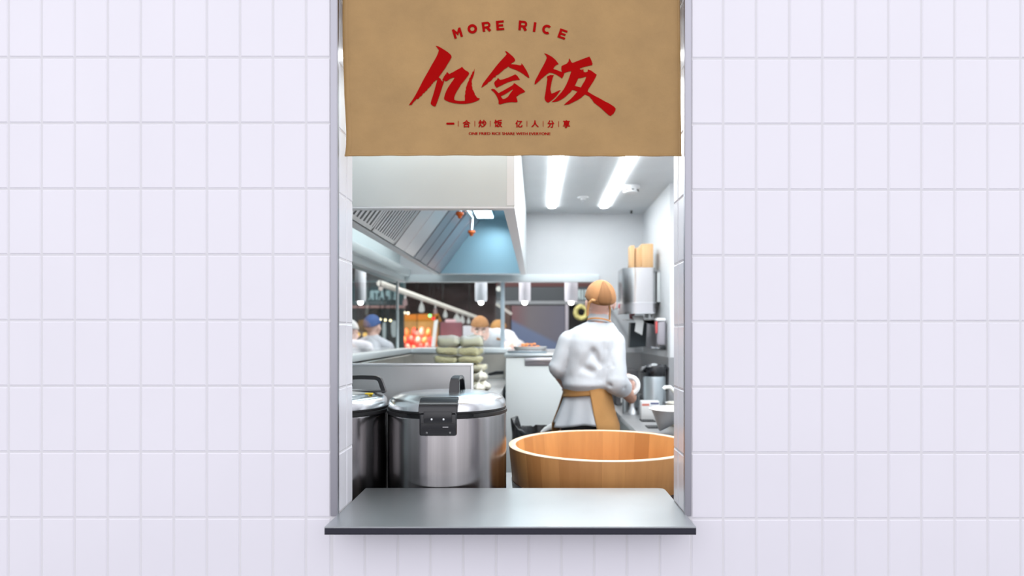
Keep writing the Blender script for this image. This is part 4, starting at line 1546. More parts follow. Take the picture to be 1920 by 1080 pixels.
bm = B()
drum(bm, z0 - 0.048, z0 + 0.022, -0.001)
build('lower_band', bm, mat('dispenser_band', (0.58, 0.58, 0.61, 1), 0.3, 0.9), t)
bm = B()
box(bm, DX1 + 0.001, DX1 + 0.012, 2.885, 3.1, 1.68, z1 - 0.03)
build('shadow_gap', bm, M['black_matte'], t)
bm = B()
box(bm, DX1 + 0.0125, 0.919, 2.88, 3.12, 1.73, z1 - 0.03, 0.004)
build('wall_bracket', bm, mat('bracket_grey', (0.62, 0.65, 0.66, 1), 0.35), t)
bm = B()
tube(bm, [(DX1 - 0.02, 2.875, z1 - 0.024), (DX1 + 0.03, 2.872, z1 - 0.022), (0.915, 2.875, z1 - 0.026)], 0.006, 8)
build('hinge_pin', bm, M['chrome'], t)
# a paper sheet hanging out below
a = [P(1184, 592, 4.95), P(1206, 592, 4.95), P(1207, 605, 4.93), P(1204, 628.5, 4.92), P(1190, 621, 4.92), P(1192, 605, 4.93)]
bm = B()
f = bm.faces.new([bm.verts.new(p) for p in a])
bmesh.ops.solidify(bm, geom=[f], thickness=0.0012)
single('paper_towel', bm, M['white_plastic'], 'white paper towel hanging down from the steel dispenser', 'paper towel')
# wooden boards standing on the dispenser
for px0, px1, py0, y0, y1, lab in ((1182, 1190, 460, 2.90, 3.02, 'thin brown wooden board standing on the dispenser at its outer edge'), (1191.5, 1203, 464.5, 2.92, 3.05, 'middle wooden board on the dispenser, lower than its neighbours'), (1203.5, 1225, 457, 2.90, 3.08, 'tall pale wooden block on the dispenser, nearest the wall')):
    a, b = P(px0, py0, y0 + CD), P(px1, py0, y0 + CD)
    bm = B()
    box(bm, a.x, b.x, y0, y1, z1 + 0.0005, a.z, 0.004, 2)
    single('wooden_board', bm, M['board'], lab, 'wooden board', 'wooden boards on the towel dispenser')
# small red and white label, and red cup under the dispenser
a, b = P(1158, 567, 5.1), P(1167, 583, 5.1)
bm = B()
box(bm, a.x, b.x, 3.08, 3.1, b.z, a.z, 0.003)
t = thing('wall_switch', 'small white switch box with red mark left of the dispenser', 'switch', (a.x, 3.1, b.z))
build('case', bm, M['white_plastic'], t)
bm = B()
box(bm, a.x + 0.003, a.x + 0.014, 3.0785, 3.0798, b.z + 0.02, a.z - 0.01)
build('red_mark', bm, mat('switch_red', (0.6, 0.06, 0.08, 1), 0.4), t)
bm = B()
box(bm, a.x + 0.01, b.x - 0.01, 3.1, KB, b.z + 0.02, b.z + 0.03)
build('arm', bm, M['steel'], t)
for px, py, w_, h_, d, mm, nm, lab in ((1185, 591.5, 11, 13, 5.12, 'red', 'red_cup', 'dark red beaker hanging under the towel dispenser'), (1212, 590.5, 8, 11, 5.1, 'white_plastic', 'white_cup', 'larger white beaker under the towel dispenser'), (1222.5, 590, 5.5, 9, 5.12, 'white_plastic', 'white_cup', 'smaller white beaker under the dispenser, nearer the wall')):
    p0 = P(px, py + h_ / 2, d)
    p1 = P(px, py - h_ / 2, d)
    r_ = w_ / 2 * d / F
    bm = B()
    hz = max(0.012, p1.z - p0.z)
    lathe(bm, [(0, 0), (r_ * 0.85, 0), (r_, hz), (r_ * 0.93, hz), (r_ * 0.78, 0.004), (0, 0.004)], p0, 20)
    single(nm, bm, mat('beaker_red', (0.42, 0.08, 0.09, 1), 0.4) if mm == 'red' else M[mm], lab, 'cup', None)
bm = B()
a, b = P(1172, 598.5, 5.1), P(1236, 598.5, 5.1)
box(bm, a.x, 0.918, 3.06, 3.26, a.z - 0.008, a.z - 0.0005, 0.001, 1)
t = thing('wall_shelf', 'narrow steel shelf on the wall below the towel dispenser', 'shelf', (0.8, 3.1, a.z))
build('board', bm, M['steel_soft'], t)
bm = B()
for y in (3.08, 3.24):
    pa = [bm.verts.new(p) for p in ((0.918, y, a.z - 0.0085), (0.83, y, a.z - 0.0085), (0.918, y, a.z - 0.045))]
    f = bm.faces.new(pa)
    bmesh.ops.solidify(bm, geom=[f], thickness=0.003)
build('bracket', bm, M['white_panel'], t)
# dark bin panel, steel plate and soap dispenser below
t = thing('black_box', 'dark slate waste box hanging under the paper towel', 'waste box', (0.78, 3.2, 1.4))
a, b = P(1180, 652, 5.2), P(1212, 605, 5.2)
bm = B()
lw = [(a.x, a.z), (b.x - 0.004, a.z + 0.008), (b.x + 0.004, b.z - 0.01), (b.x - 0.004, b.z), (a.x + 0.012, b.z)]
fr = [bm.verts.new((x, 3.2, z)) for x, z in lw]
bk = [bm.verts.new((x, 3.30, z)) for x, z in lw]
bm.faces.new(fr)
bm.faces.new(bk[::-1])
for i in range(5):
    j = (i + 1) % 5
    bm.faces.new((fr[i], bk[i], bk[j], fr[j]))
build('box', bm, mat('slate_plastic', (0.030, 0.042, 0.050, 1), 0.5), t)
bm = B()
box(bm, a.x + 0.09, a.x + 0.115, 3.30, KB, a.z + 0.05, a.z + 0.075)
build('support_arm', bm, M['steel_soft'], t)
bm = B()
box(bm, RX - 0.013, RX - 0.0005, 2.70, 3.55, 1.385, 1.60, 0.002)
single('steel_wall_plate', bm, mat('plate_steel', (0.52, 0.50, 0.53, 1), 0.38, 0.9), 'plain steel plate fixed to the right wall behind the soap dispenser', 'wall plate')
t = thing('soap_dispenser', 'translucent grey soap dispenser with red side strip on right wall', 'soap dispenser', (0.89, 2.68, 1.4))
bm = B()
box(bm, 0.852, 0.9065, 2.62, 2.69, 1.415, 1.585, 0.014, 3)
build('bottle', bm, mat('smoky_plastic', (0.36, 0.34, 0.38, 1), 0.25), t)
bm = B()
box(bm, 0.841, 0.851, 2.63, 2.68, 1.50, 1.585, 0.003)
build('red_strip', bm, mat('red_plastic', (0.65, 0.10, 0.10, 1), 0.35), t)['label'] = 'red strip'
bm = B()
box(bm, 0.842, 0.9065, 2.615, 2.69, 1.586, 1.606, 0.006)
build('cap', bm, M['white_plastic'], t)
bm = B()
tube(bm, [(0.88, 2.63, 1.412), (0.86, 2.62, 1.395), (0.80, 2.60, 1.402)], 0.007, 8)
build('lever', bm, M['chrome'], t)
bm = B()
box(bm, 0.850, 0.9065, 2.615, 2.69, 1.385, 1.4135, 0.004)
build('dark_foot', bm, M['black'], t)

# waste bin with a black bag, left of the chef
BC = P(1020, 800, 4.05)
t = thing('waste_bin', 'waste bin lined with crumpled black bag left of the chef', 'bin', (BC.x, BC.y, 0))
bm = B()
lathe(bm, [(0, 0), (0.15, 0), (0.19, 0.88), (0.185, 0.88), (0.145, 0.01), (0, 0.01)], (BC.x, BC.y, 0), 40)
build('bucket', bm, mat('grey_bin', (0.22, 0.23, 0.24, 1), 0.45), t)
bm = B()
rows = []
N = 64
for k, (r_, z) in enumerate(((0.193, 0.74), (0.196, 0.86), (0.192, 0.905), (0.176, 0.915), (0.165, 0.88), (0.15, 0.74))):
    row = []
    for i in range(N):
        a = 2 * math.pi * i / N
        n_ = noise.noise(Vector((math.cos(a) * 3, math.sin(a) * 3, k * 0.7)))
        n2 = noise.noise(Vector((math.cos(a) * 8, math.sin(a) * 8, k * 1.3)))
        peak = 0.085 * math.exp(-((a - R(205)) / 0.20) ** 2) + 0.03 * math.exp(-((a - R(330)) / 0.4) ** 2)
        lift = (0.014 * n_ + 0.012 * n2 + peak) if 1 <= k <= 4 else 0
        rr = r_ + 0.008 * n2 + (0.03 * peak / 0.085 if k == 2 else 0)
        row.append(bm.verts.new((BC.x + rr * math.cos(a), BC.y + rr * math.sin(a), z + lift)))
    rows.append(row)
for a_, b_ in zip(rows, rows[1:]):
    for i in range(N):
        j = (i + 1) % N
        bm.faces.new((a_[i], a_[j], b_[j], b_[i]))
build('bin_bag', bm, mat('black_bag', (0.012, 0.014, 0.016, 1), 0.22, bump=0.3, bscale=(18, 18, 18)), t, 80)
a, b = P(1014, 812, 3.86), P(1043, 795, 3.86)
bm = B()
pts = [a, a.lerp(b, 0.3) + Vector((0, 0, 0.006)), a.lerp(b, 0.7) + Vector((0, 0, 0.002)), b]
tube(bm, pts, [0.006, 0.016, 0.020, 0.017], 14, flat=0.6)
for v in bm.verts:
    v.co += Vector((0, 0, 0.004)) * noise.noise(v.co * 60)
single('crumpled_paper', bm, M['white_plastic'], 'crumpled white paper strip lying on the black bin bag', 'paper', None, 60)

# ------------------------------------------------------------------ people
def head_prims(bm, fm, k=1.0):
    """head in its own frame (face towards -y, centre of skull at the origin), placed by fm"""
    def b_(c, r):
        vv = ball(bm, c, r, 24)
        for v in vv:
            v.co = fm @ v.co
    b_((0, 0.008, 0.022), (0.074, 0.094, 0.090))
    b_((0, -0.030, -0.045), (0.058, 0.062, 0.072))
    b_((0, -0.058, -0.092), (0.030, 0.028, 0.022))        # chin
    b_((0, -0.045, -0.060), (0.050, 0.045, 0.040))
    for s in (-1, 1):
        b_((s * 0.030, -0.082, 0.012), (0.026, 0.014, 0.010))       # brow ridge
        b_((s * 0.040, -0.066, -0.028), (0.022, 0.020, 0.020))      # cheek
        b_((s * 0.077, 0.012, -0.012), (0.008, 0.018, 0.030))       # ear
        b_((s * 0.081, 0.016, -0.006), (0.008, 0.016, 0.024))
    capsule(bm, fm @ Vector((0, -0.084, 0.006)), fm @ Vector((0, -0.108, -0.034)), 0.009, 0.013)   # nose
    for s in (-1, 1):
        b_((s * 0.012, -0.100, -0.036), (0.009, 0.010, 0.008))
    b_((0, -0.088, -0.062), (0.024, 0.010, 0.006))                 # lips
    b_((0, -0.086, -0.072), (0.020, 0.010, 0.006))

def hand_prims(bm, wrist, direction, palm_normal, thumb_side, curl=35, k=1.0):
    """palm with four bent fingers and a thumb leaving its side"""
    d = Vector(direction).normalized()
    n = Vector(palm_normal)
    n = (n - d * n.dot(d)).normalized()
    s = d.cross(n) * thumb_side
    w = Vector(wrist)
    capsule(bm, w - d * 0.02, w + d * 0.03, 0.026 * k, 0.026 * k)
    for q in (-0.028, -0.010, 0.010, 0.028):
        capsule(bm, w + d * 0.015 + s * q * 0.8, w + d * 0.085 * k + s * q * k, 0.015 * k, 0.012 * k)
    for i, (q, L) in enumerate(((0.031, 0.072), (0.0105, 0.080), (-0.0105, 0.075), (-0.031, 0.060))):
        p = w + d * 0.090 * k + s * q * k
        dd = d.copy()
        for seg, fr in enumerate((0.45, 0.32, 0.23)):
            rot = Matrix.Rotation(R(curl * (0.8 + 0.25 * seg + 0.06 * i)), 3, dd.cross(n)) if n.cross(dd).length > 1e-6 else Matrix.Identity(3)
            dd = (rot @ dd).normalized()
            e = p + dd * L * fr * k
            capsule(bm, p, e, (0.0092 - 0.0007 * seg) * k, (0.0086 - 0.0007 * seg) * k, 10)
            p = e
            n2 = n
    tp = w + d * 0.025 * k + s * 0.026 * k
    t1 = tp + (d * 0.6 + s * 0.7 + n * 0.35).normalized() * 0.042 * k
    t2 = t1 + (d * 0.85 + s * 0.2 + n * 0.5).normalized() * 0.030 * k
    capsule(bm, tp, t1, 0.013 * k, 0.010 * k, 10)
    capsule(bm, t1, t2, 0.010 * k, 0.008 * k, 10)

S = F / 3.7
def W(px, py, y=1.7):
    return P(px, py, y + CD)

# --- the chef with his back to us
chef = thing('person', 'chef in white jacket and tan cap seen from behind, holding a mug', 'person', (0.30, 1.72, 0.0))
HC = W(1125, 567, 1.70)
hm = Matrix.Translation(HC) @ Matrix.Rotation(R(180 + 8), 4, 'Z') @ Matrix.Rotation(R(-10), 4, 'X')
sr = W(1151, 643)
sl_ = W(1066, 640)
er, el = W(1158, 718, 1.65), W(1045, 690, 1.69)
wr = W(1183, 745, 1.80)
wl = Vector((0.185, 1.93, 1.190))
bm = B()
head_prims(bm, hm)
capsule(bm, HC + Vector((-0.004, 0.0, -0.04)), Vector((0.352, 1.695, 1.54)), 0.054, 0.058)
capsule(bm, Vector((0.35, 1.70, 1.55)), Vector((0.31, 1.72, 1.44)), 0.06, 0.09)
loft(bm, [(0.31, 1.72, 1.50, 0.13, 0.07), (0.31, 1.72, 1.40, 0.125, 0.09), (0.29, 1.72, 1.22, 0.11, 0.09), (0.28, 1.72, 1.05, 0.12, 0.10), (0.28, 1.72, 0.92, 0.125, 0.10)])
for a_, b_, c2 in ((sr, er, wr), (sl_, el, wl)):
    capsule(bm, a_, b_, 0.050, 0.040)
    capsule(bm, b_, c2, 0.046, 0.034)
hand_prims(bm, wr + Vector((0.004, 0.012, 0.008)), (0.02, 0.25, 0.95), (-0.95, -0.2, 0.05), 1, 50)
hand_prims(bm, wl, (0.5, 0.85, -0.1), (0.2, 0, -1), 1, 40)
for s in (-1, 1):
    capsule(bm, (0.28 + s * 0.075, 1.72, 0.92), (0.28 + s * 0.085, 1.70, 0.50), 0.085, 0.055)
    capsule(bm, (0.28 + s * 0.085, 1.70, 0.50), (0.28 + s * 0.09, 1.73, 0.10), 0.055, 0.038)
body = skin('body', bm, M['skin'], chef, 0.0058, 3)
# shade on the forearms painted in as a darker skin tone
body.data.materials.append(M['skin_arm'])
for p in body.data.polygons:
    if p.center.z < 1.30 and p.center.z < 1.262 - 0.0:
        p.material_index = 1
for p in body.data.polygons:
    c0 = p.center + Vector(chef['_at'])
    if (c0 - (wr + Vector((0.01, 0.03, 0.09)))).length < 0.075:
        p.material_index = 0
# trousers and shoes
bm = B()
loft(bm, [(0.279, 1.72, 1.12, 0.128, 0.112), (0.279, 1.72, 1.02, 0.138, 0.12), (0.28, 1.72, 0.90, 0.142, 0.122), (0.28, 1.72, 0.84, 0.12, 0.10)])
for s in (-1, 1):
    capsule(bm, (0.28 + s * 0.075, 1.72, 0.90), (0.28 + s * 0.085, 1.70, 0.50), 0.095, 0.078)
    capsule(bm, (0.28 + s * 0.085, 1.70, 0.50), (0.28 + s * 0.09, 1.73, 0.12), 0.078, 0.066)
skin('trousers', bm, M['trousers'], chef, 0.012, 4)
for s in (-1, 1):
    bm = B()
    x = 0.28 + s * 0.095
    vv = box(bm, x - 0.045, x + 0.045, 1.66, 1.94, 0.0, 0.085, 0.035, 4)
    for v in vv:
        if v.co.y > 1.85:
            v.co.z *= 0.75
    build('shoe', bm, M['black'], chef)
# jacket: torso, sleeves and tail in one cloth
bm = B()
loft(bm, [(0.356, 1.700, 1.568, 0.060, 0.058), (0.350, 1.702, 1.556, 0.082, 0.066), (0.334, 1.705, 1.535, 0.112, 0.078), (0.322, 1.708, 1.505, 0.145, 0.092),
          (0.313, 1.712, 1.46, 0.162, 0.112), (0.308, 1.718, 1.40, 0.158, 0.124), (0.300, 1.72, 1.33, 0.148, 0.128), (0.290, 1.72, 1.26, 0.142, 0.130),
          (0.284, 1.715, 1.215, 0.140, 0.137), (0.282, 1.718, 1.190, 0.126, 0.124), (0.283, 1.72, 1.170, 0.113, 0.108), (0.284, 1.72, 1.15, 0.108, 0.10)], 40)
capsule(bm, (0.365, 1.70, 1.505), sr + Vector((-0.005, 0, 0.0)), 0.058, 0.064)
capsule(bm, (0.315, 1.70, 1.508), sl_ + Vector((0.008, 0, 0.0)), 0.058, 0.058)
capsule(bm, sr, er + Vector((-0.012, 0, 0.0)), 0.066, 0.066)
capsule(bm, er + Vector((-0.012, 0, 0.01)), er.lerp(wr, 0.42) + Vector((-0.012, -0.01, 0.010)), 0.066, 0.060)
capsule(bm, sl_, el, 0.060, 0.050)
capsule(bm, el + Vector((0, 0, 0.005)), el.lerp(wl, 0.16), 0.051, 0.048)
fw = wrinkle(0.0045, 7, (
    (W(1083, 650, 1.58), W(1078, 668, 1.58), 0.014, 0.0170),
    (W(1083, 640, 1.58), W(1066, 700, 1.58), 0.016, 0.0170),
    (W(1111, 660, 1.58), W(1075, 705, 1.58), 0.022, 0.0204),
    (W(1113, 658, 1.58), W(1130, 690, 1.59), 0.020, 0.0272),
    (W(1134, 645, 1.59), W(1131, 716, 1.59), 0.012, 0.0340),
    (W(1092, 690, 1.58), W(1120, 700, 1.58), 0.020, 0.0204),
    (W(1060, 640, 1.62), W(1056, 700, 1.60), 0.014, 0.0204),
    (W(1140, 722, 1.60), W(1176, 728, 1.62), 0.010, 0.0170),
    (W(1034, 684, 1.62), W(1052, 690, 1.62), 0.008, 0.0136),
    (W(1036, 672, 1.62), W(1054, 680, 1.62), 0.008, 0.0119),
    (W(1140, 655, 1.60), W(1150, 690, 1.60), 0.012, 0.0119)))
jk = skin('jacket', bm, M['jacket'], chef, 0.0075, 5, fw)
# the jacket tail hanging out below the apron band
def skirt(z):
    f = max(0.0, min(1.0, (1.185 - z) / 0.20))
    return 0.284 - 0.010 * f, 1.72, 0.116 + 0.050 * f + 0.012 * f * f, 0.108 + 0.035 * f
bm = B()
rows = []
N = 96
for k in range(15):
    z = 1.19 - 0.20 * k / 14
    cx, cy, rx, ry = skirt(z)
    row = []
    for i in range(N):
        a = 2 * math.pi * i / N
        g = 0.010 * (k / 14) * (math.sin(a * 9 + 0.8) + 0.7 * math.sin(a * 5 + 2))
        low = 0.010 * math.sin(a * 3) * (k / 14)
        row.append(bm.verts.new((cx + (rx + g) * math.cos(a), cy + (ry + g) * math.sin(a), z + low)))
    rows.append(row)
for a_, b_ in zip(rows, rows[1:]):
    for i in range(N):
        j = (i + 1) % N
        bm.faces.new((a_[i], a_[j], b_[j], b_[i]))
tl = build('jacket_tail', bm, M['jacket'], jk, 80)
md = tl.modifiers.new('thick', 'SOLIDIFY')
md.thickness = 0.003
# apron: waistband all round, panel over the right hip and the front
bm = B()
rows = []
for k in range(5):
    z = 1.205 - 0.045 * k / 4
    cx, cy, rx, ry = skirt(min(z, 1.18))
    row = []
    for i in range(N):
        a = 2 * math.pi * i / N
        tilt = 0.012 * math.cos(a + 0.6)
        row.append(bm.verts.new((cx + (rx + 0.010) * math.cos(a), cy + (ry + 0.010) * math.sin(a), z + tilt - 0.008)))
    rows.append(row)
for a_, b_ in zip(rows, rows[1:]):
    for i in range(N):
        j = (i + 1) % N
        bm.faces.new((a_[i], a_[j], b_[j], b_[i]))
ap = build('apron', bm, M['apron'], chef, 80)
md = ap.modifiers.new('thick', 'SOLIDIFY')
md.thickness = 0.003
md.offset = 1
bm = B()
rows = []
NA, NK = 70, 30
for k in range(NK + 1):
    f = k / NK
    row = []
    for i in range(NA + 1):
        g = i / NA
        a0 = -88 + 22 * min(1, f * 1.8) ** 0.8
        a = R(a0 + (158 - a0) * g)
        ztop = 1.185 + 0.045 * math.exp(-((math.degrees(a) + 42) / 30) ** 2)
        z = ztop + (0.52 - ztop) * f
        cx, cy, rx, ry = skirt(z)
        ww = 0.004 * math.sin(a * 7 + z * 20) * f + 0.005 * noise.noise(Vector((a * 2, z * 9, 3)))
        row.append(bm.verts.new((cx + (rx + 0.016 + ww) * math.cos(a), cy + (ry + 0.016 + ww) * math.sin(a), z)))
    rows.append(row)
for a_, b_ in zip(rows, rows[1:]):
    for i in range(NA):
        bm.faces.new((a_[i], a_[i + 1], b_[i + 1], b_[i]))
pn = build('apron_panel', bm, M['apron'], ap, 80)
md = pn.modifiers.new('thick', 'SOLIDIFY')
md.thickness = 0.003
md.offset = 1
# standing collar with an orange edge
cm = Matrix.Translation((0.353, 1.697, 1.566)) @ Matrix.Rotation(R(7), 4, 'Y') @ Matrix.Rotation(R(-14), 4, 'X')
bm = B()
lathe(bm, [(0.066, -0.012), (0.062, 0.030), (0.058, 0.031), (0.060, -0.012)], (0, 0, 0), 48, cm, 1.02, 0.98)
build('collar', bm, M['jacket'], jk)
bm = B()
lathe(bm, [(0.0685, -0.004), (0.0665, 0.004), (0.0645, 0.004), (0.0655, -0.004)], (0, 0, 0), 48, cm, 1.02, 0.98)
build('collar_piping', bm, mat('orange_piping', (0.62, 0.28, 0.08, 1), 0.6), jk)['label'] = 'orange piping on the collar'
# cap: bandana-like shell tied at the nape
def cap_shell(parent, fm, back=True, mm=None):
    bm = B()
    vv = []
    NR, NS = 18, 56
    rows = []
    for k in range(NR + 1):
        th = R(100 * k / NR)
        row = []
        for i in range(NS):
            a = 2 * math.pi * i / NS
            sb = math.sin(a)                       # +1 at the nape
            lim = 88 + (18 * max(0, sb) if back else 6) - 6 * max(0, -sb)
            t_ = R(lim * k / NR)
            bulge = 1.0 + 0.03 * math.sin(t_) + 0.012 * noise.noise(Vector((math.cos(a) * 2.5, math.sin(a) * 2.5, k * 0.25)))
            p = Vector((0.0815 * math.sin(t_) * math.cos(a), 0.008 + 0.102 * math.sin(t_) * sb, 0.024 + 0.100 * math.cos(t_))) 
            p = Vector((p.x * bulge, (p.y - 0.008) * bulge + 0.008, p.z))
            row.append(bm.verts.new(fm @ p) if k else None)
        if k == 0:
            row = [bm.verts.new(fm @ Vector((0, 0.008, 0.124)))]
        rows.append(row)
    for i in range(NS):
        bm.faces.new((rows[0][0], rows[1][i], rows[1][(i + 1) % NS]))
    for a_, b_ in zip(rows[1:], rows[2:]):
        for i in range(NS):
            j = (i + 1) % NS
            bm.faces.new((a_[i], b_[i], b_[j], a_[j]))
    o = build('cap', bm, mm or M['tan'], parent, 80)
    md = o.modifiers.new('thick', 'SOLIDIFY')
    md.thickness = 0.0025
    md.offset = 1
    return o
cp = cap_shell(chef, hm)
# folded flap on the back of the cap (peak at the top, knot at the nape)
bm = B()
rows = []
for k in range(11):
    f = k / 10
    hw = 0.004 + 0.046 * f ** 0.9 if f < 0.8 else 0.0395 * (1 - (f - 0.8) * 1.6)
    row = []
    for i in range(13):
        u = -1 + 2 * i / 12
        xx = u * hw
        el_ = R(62 - 74 * f)
        rr_ = 1.085 + 0.035 * (1 - abs(u)) ** 0.7 + 0.006 * math.sin(u * 8 + f * 5)
        yy = 0.008 + 0.102 * math.cos(el_) * rr_ * math.sqrt(max(0.1, 1 - (xx / 0.09) ** 2))
        zz = 0.024 + 0.100 * math.sin(el_) * rr_
        row.append(bm.verts.new(hm @ Vector((xx, yy, zz))))
    rows.append(row)
for a_, b_ in zip(rows, rows[1:]):
    for i in range(12):
        bm.faces.new((a_[i], b_[i], b_[i + 1], a_[i + 1]))
fo = build('cap_flap', bm, mat('cap_flap_tan', (0.21, 0.095, 0.034, 1), 0.85), cp, 80)
md = fo.modifiers.new('thick', 'SOLIDIFY')
md.thickness = 0.004
md.offset = 1
kn = W(1121, 564, 1.60)
bm = B()
ball(bm, kn, (0.021, 0.011, 0.010), 16)
ball(bm, kn + Vector((0.014, 0, -0.003)), (0.014, 0.009, 0.008), 12)
build('knot', bm, fo.data.materials[0], cp)
bm = B()
tube(bm, [kn, W(1110, 563, 1.60), W(1104, 569, 1.61), W(1102, 580, 1.615), W(1101.5, 592, 1.61)], [0.009, 0.010, 0.011, 0.010, 0.009], 8, flat=0.8)
tube(bm, [kn, W(1132, 563, 1.605), W(1141, 569, 1.62), W(1144, 580, 1.63), W(1143, 592, 1.63), W(1143, 600, 1.63)], [0.009, 0.008, 0.007, 0.007, 0.007, 0.006], 8, flat=0.8)
build('tie', bm, mat('tie_tan', (0.36, 0.18, 0.065, 1), 0.8), cp)
# ear tip catching red light is skin; the mug in his hand
mg = thing('white_mug', 'white mug with big handle held in the chef\'s right hand', 'mug', W(1178, 745, 1.80))
mc = W(1163, 721, 1.80)
bm = B()
lathe(bm, [(0, -0.052), (0.036, -0.052), (0.040, -0.046), (0.041, 0.050), (0.038, 0.052), (0.0365, 0.048), (0.035, -0.042), (0, -0.045)], mc, 36)
build('cup', bm, M['white_plastic'], mg)
bm = B()
pts = []
for k in range(11):
    a = R(112 - 205 * k / 10)
    pts.append(W(1182, 722.5, 1.765) + Vector((0.042 * math.cos(a), -0.01 * math.cos(a), 0.047 * math.sin(a))))
pts = [mc + Vector((0.03, 0, 0.038))] + pts + [mc + Vector((0.035, 0, -0.035))]
tube(bm, pts, 0.0145, 12)
build('handle', bm, M['white_plastic'], mg)

# --- people beyond the pass: head, torso and arms bent as in the photograph
def figure(name, label, at, headpos, yaw, tilt, neck, chest, hips, sho, elb, wri, cap=None, jacket=None, face=True, apron=None, hair=True, vox=0.011):
    t = thing(name, label, 'person', at)
    fm = Matrix.Translation(headpos) @ Matrix.Rotation(R(yaw), 4, 'Z') @ Matrix.Rotation(R(tilt), 4, 'X')
    bm = B()
    head_prims(bm, fm)
    capsule(bm, fm @ Vector((0, 0.02, -0.05)), neck, 0.050, 0.056)
    capsule(bm, neck, chest, 0.07, 0.11)
    capsule(bm, chest, hips, 0.11, 0.12)
    for i in (0, 1):
        capsule(bm, sho[i], elb[i], 0.048, 0.040)
        capsule(bm, elb[i], wri[i], 0.040, 0.028)
        d = (Vector(wri[i]) - Vector(elb[i])).normalized()
        hand_prims(bm, Vector(wri[i]), d, (0, 0.1, -1), 1 if i else -1, 30)
    for s in (-1, 1):
        h = Vector(hips)
        capsule(bm, h + Vector((s * 0.08, 0, -0.05)), (h.x + s * 0.09, h.y, 0.5), 0.085, 0.058)
        capsule(bm, (h.x + s * 0.09, h.y, 0.5), (h.x + s * 0.10, h.y + 0.02, 0.08), 0.058, 0.04)
    skin('body', bm, M['skin'], t, vox, 2)
    bm = B()
    capsule(bm, Vector(neck) + (Vector(chest) - Vector(neck)) * 0.05, chest, 0.092, 0.150)
    capsule(bm, chest, hips, 0.145, 0.15)
    for i in (0, 1):
        capsule(bm, Vector(neck).lerp(Vector(sho[i]), 0.3), sho[i], 0.075, 0.075)
        capsule(bm, sho[i], elb[i], 0.074, 0.066)
        capsule(bm, elb[i], Vector(elb[i]).lerp(Vector(wri[i]), 0.55), 0.064, 0.052)
    capsule(bm, hips, Vector(hips) + Vector((0, 0, -0.12)), 0.15, 0.16)
    skin('jacket', bm, jacket or M['jacket'], t, 0.014, 4, wrinkle(0.008, 8))
    bm = B()
    for s in (-1, 1):
        h = Vector(hips)
        capsule(bm, h + Vector((s * 0.08, 0, -0.08)), (h.x + s * 0.09, h.y, 0.5), 0.10, 0.08)
        capsule(bm, (h.x + s * 0.09, h.y, 0.5), (h.x + s * 0.10, h.y + 0.02, 0.12), 0.08, 0.07)
    skin('trousers', bm, M['trousers'], t, 0.016, 3)
    for s in (-1, 1):
        bm = B()
        x = Vector(hips).x + s * 0.10
        box(bm, x - 0.045, x + 0.045, Vector(hips).y - 0.20, Vector(hips).y + 0.08, 0.0, 0.085, 0.03, 3)
        build('shoe', bm, M['black'], t)
    if face:
        for s in (-1, 1):
            bm = B()
            ball(bm, fm @ Vector((s * 0.031, -0.079, -0.006)), 0.0115, 14)
            e = build('eye', bm, mat('eye_white_%s' % s, (0.8, 0.78, 0.75, 1), 0.2), t)
            bm = B()
            ball(bm, fm @ Vector((s * 0.031, -0.0865, -0.010)), (0.0055, 0.0045, 0.0055), 10)
            build('iris', bm, M['hair'], e)
        bm = B()
        for s in (-1, 1):
            tube(bm, [fm @ Vector((s * 0.012, -0.097, 0.014)), fm @ Vector((s * 0.032, -0.095, 0.021)), fm @ Vector((s * 0.052, -0.080, 0.014))], [0.004, 0.0055, 0.003], 8)
        build('eyebrows', bm, M['hair'], t)
        bm = B()
        tube(bm, [fm @ Vector((-0.030, -0.088, -0.060)), fm @ Vector((-0.014, -0.100, -0.051)), fm @ Vector((0.0, -0.103, -0.050)), fm @ Vector((0.014, -0.100, -0.051)), fm @ Vector((0.030, -0.088, -0.060))], [0.003, 0.006, 0.0065, 0.006, 0.003], 8)
        build('moustache', bm, M['hair'], t)
    if cap:
        cap_shell(t, fm, True, cap)
    if apron:
        bm = B()
        for s in (-1, 1):
            tube(bm, [Vector(neck) + Vector((s * 0.07, 0.02, 0.03)), Vector(neck) + Vector((s * 0.075, -0.07, -0.02)), Vector(chest) + Vector((s * 0.09, -0.135, 0.02))], 0.012, 8, flat=0.3)
        build('apron_strap', bm, apron, t)
    return t
V = Vector
h2 = P(900, 617, 6.3)
figure('person', 'chef with tan cap and moustache bending over the pass behind glass', (h2.x + 0.1, h2.y + 0.3, 0), h2, 8, 13,
       h2 + V((0.085, 0.13, -0.075)), h2 + V((0.14, 0.26, -0.13)), V((h2.x + 0.26, h2.y + 0.60, 0.95)),
       (h2 + V((-0.045, 0.20, -0.135)), h2 + V((0.26, 0.18, -0.08))),
       (h2 + V((-0.19, 0.06, -0.25)), h2 + V((0.36, 0.02, -0.19))),
       (h2 + V((-0.12, -0.12, -0.150)), h2 + V((0.30, -0.20, -0.145))), M['tan'], None, True, M['tan'])
h3 = P(935, 617, 7.5)
figure('person', 'second chef in brown cap, hidden behind the bending chef', (h3.x, h3.y + 0.2, 0), h3 + V((0, 0, -0.02)), -40, 30,
       h3 + V((0.04, 0.10, -0.13)), h3 + V((0.08, 0.18, -0.30)), V((h3.x + 0.14, h3.y + 0.30, 0.92)),
       (h3 + V((-0.10, 0.12, -0.20)), h3 + V((0.24, 0.16, -0.20))),
       (h3 + V((-0.14, 0.06, -0.44)), h3 + V((0.30, 0.04, -0.42))),
       (h3 + V((-0.06, -0.14, -0.46)), h3 + V((0.20, -0.16, -0.46))), mat('brown_cap', (0.42, 0.21, 0.06, 1), 0.8), None, False)

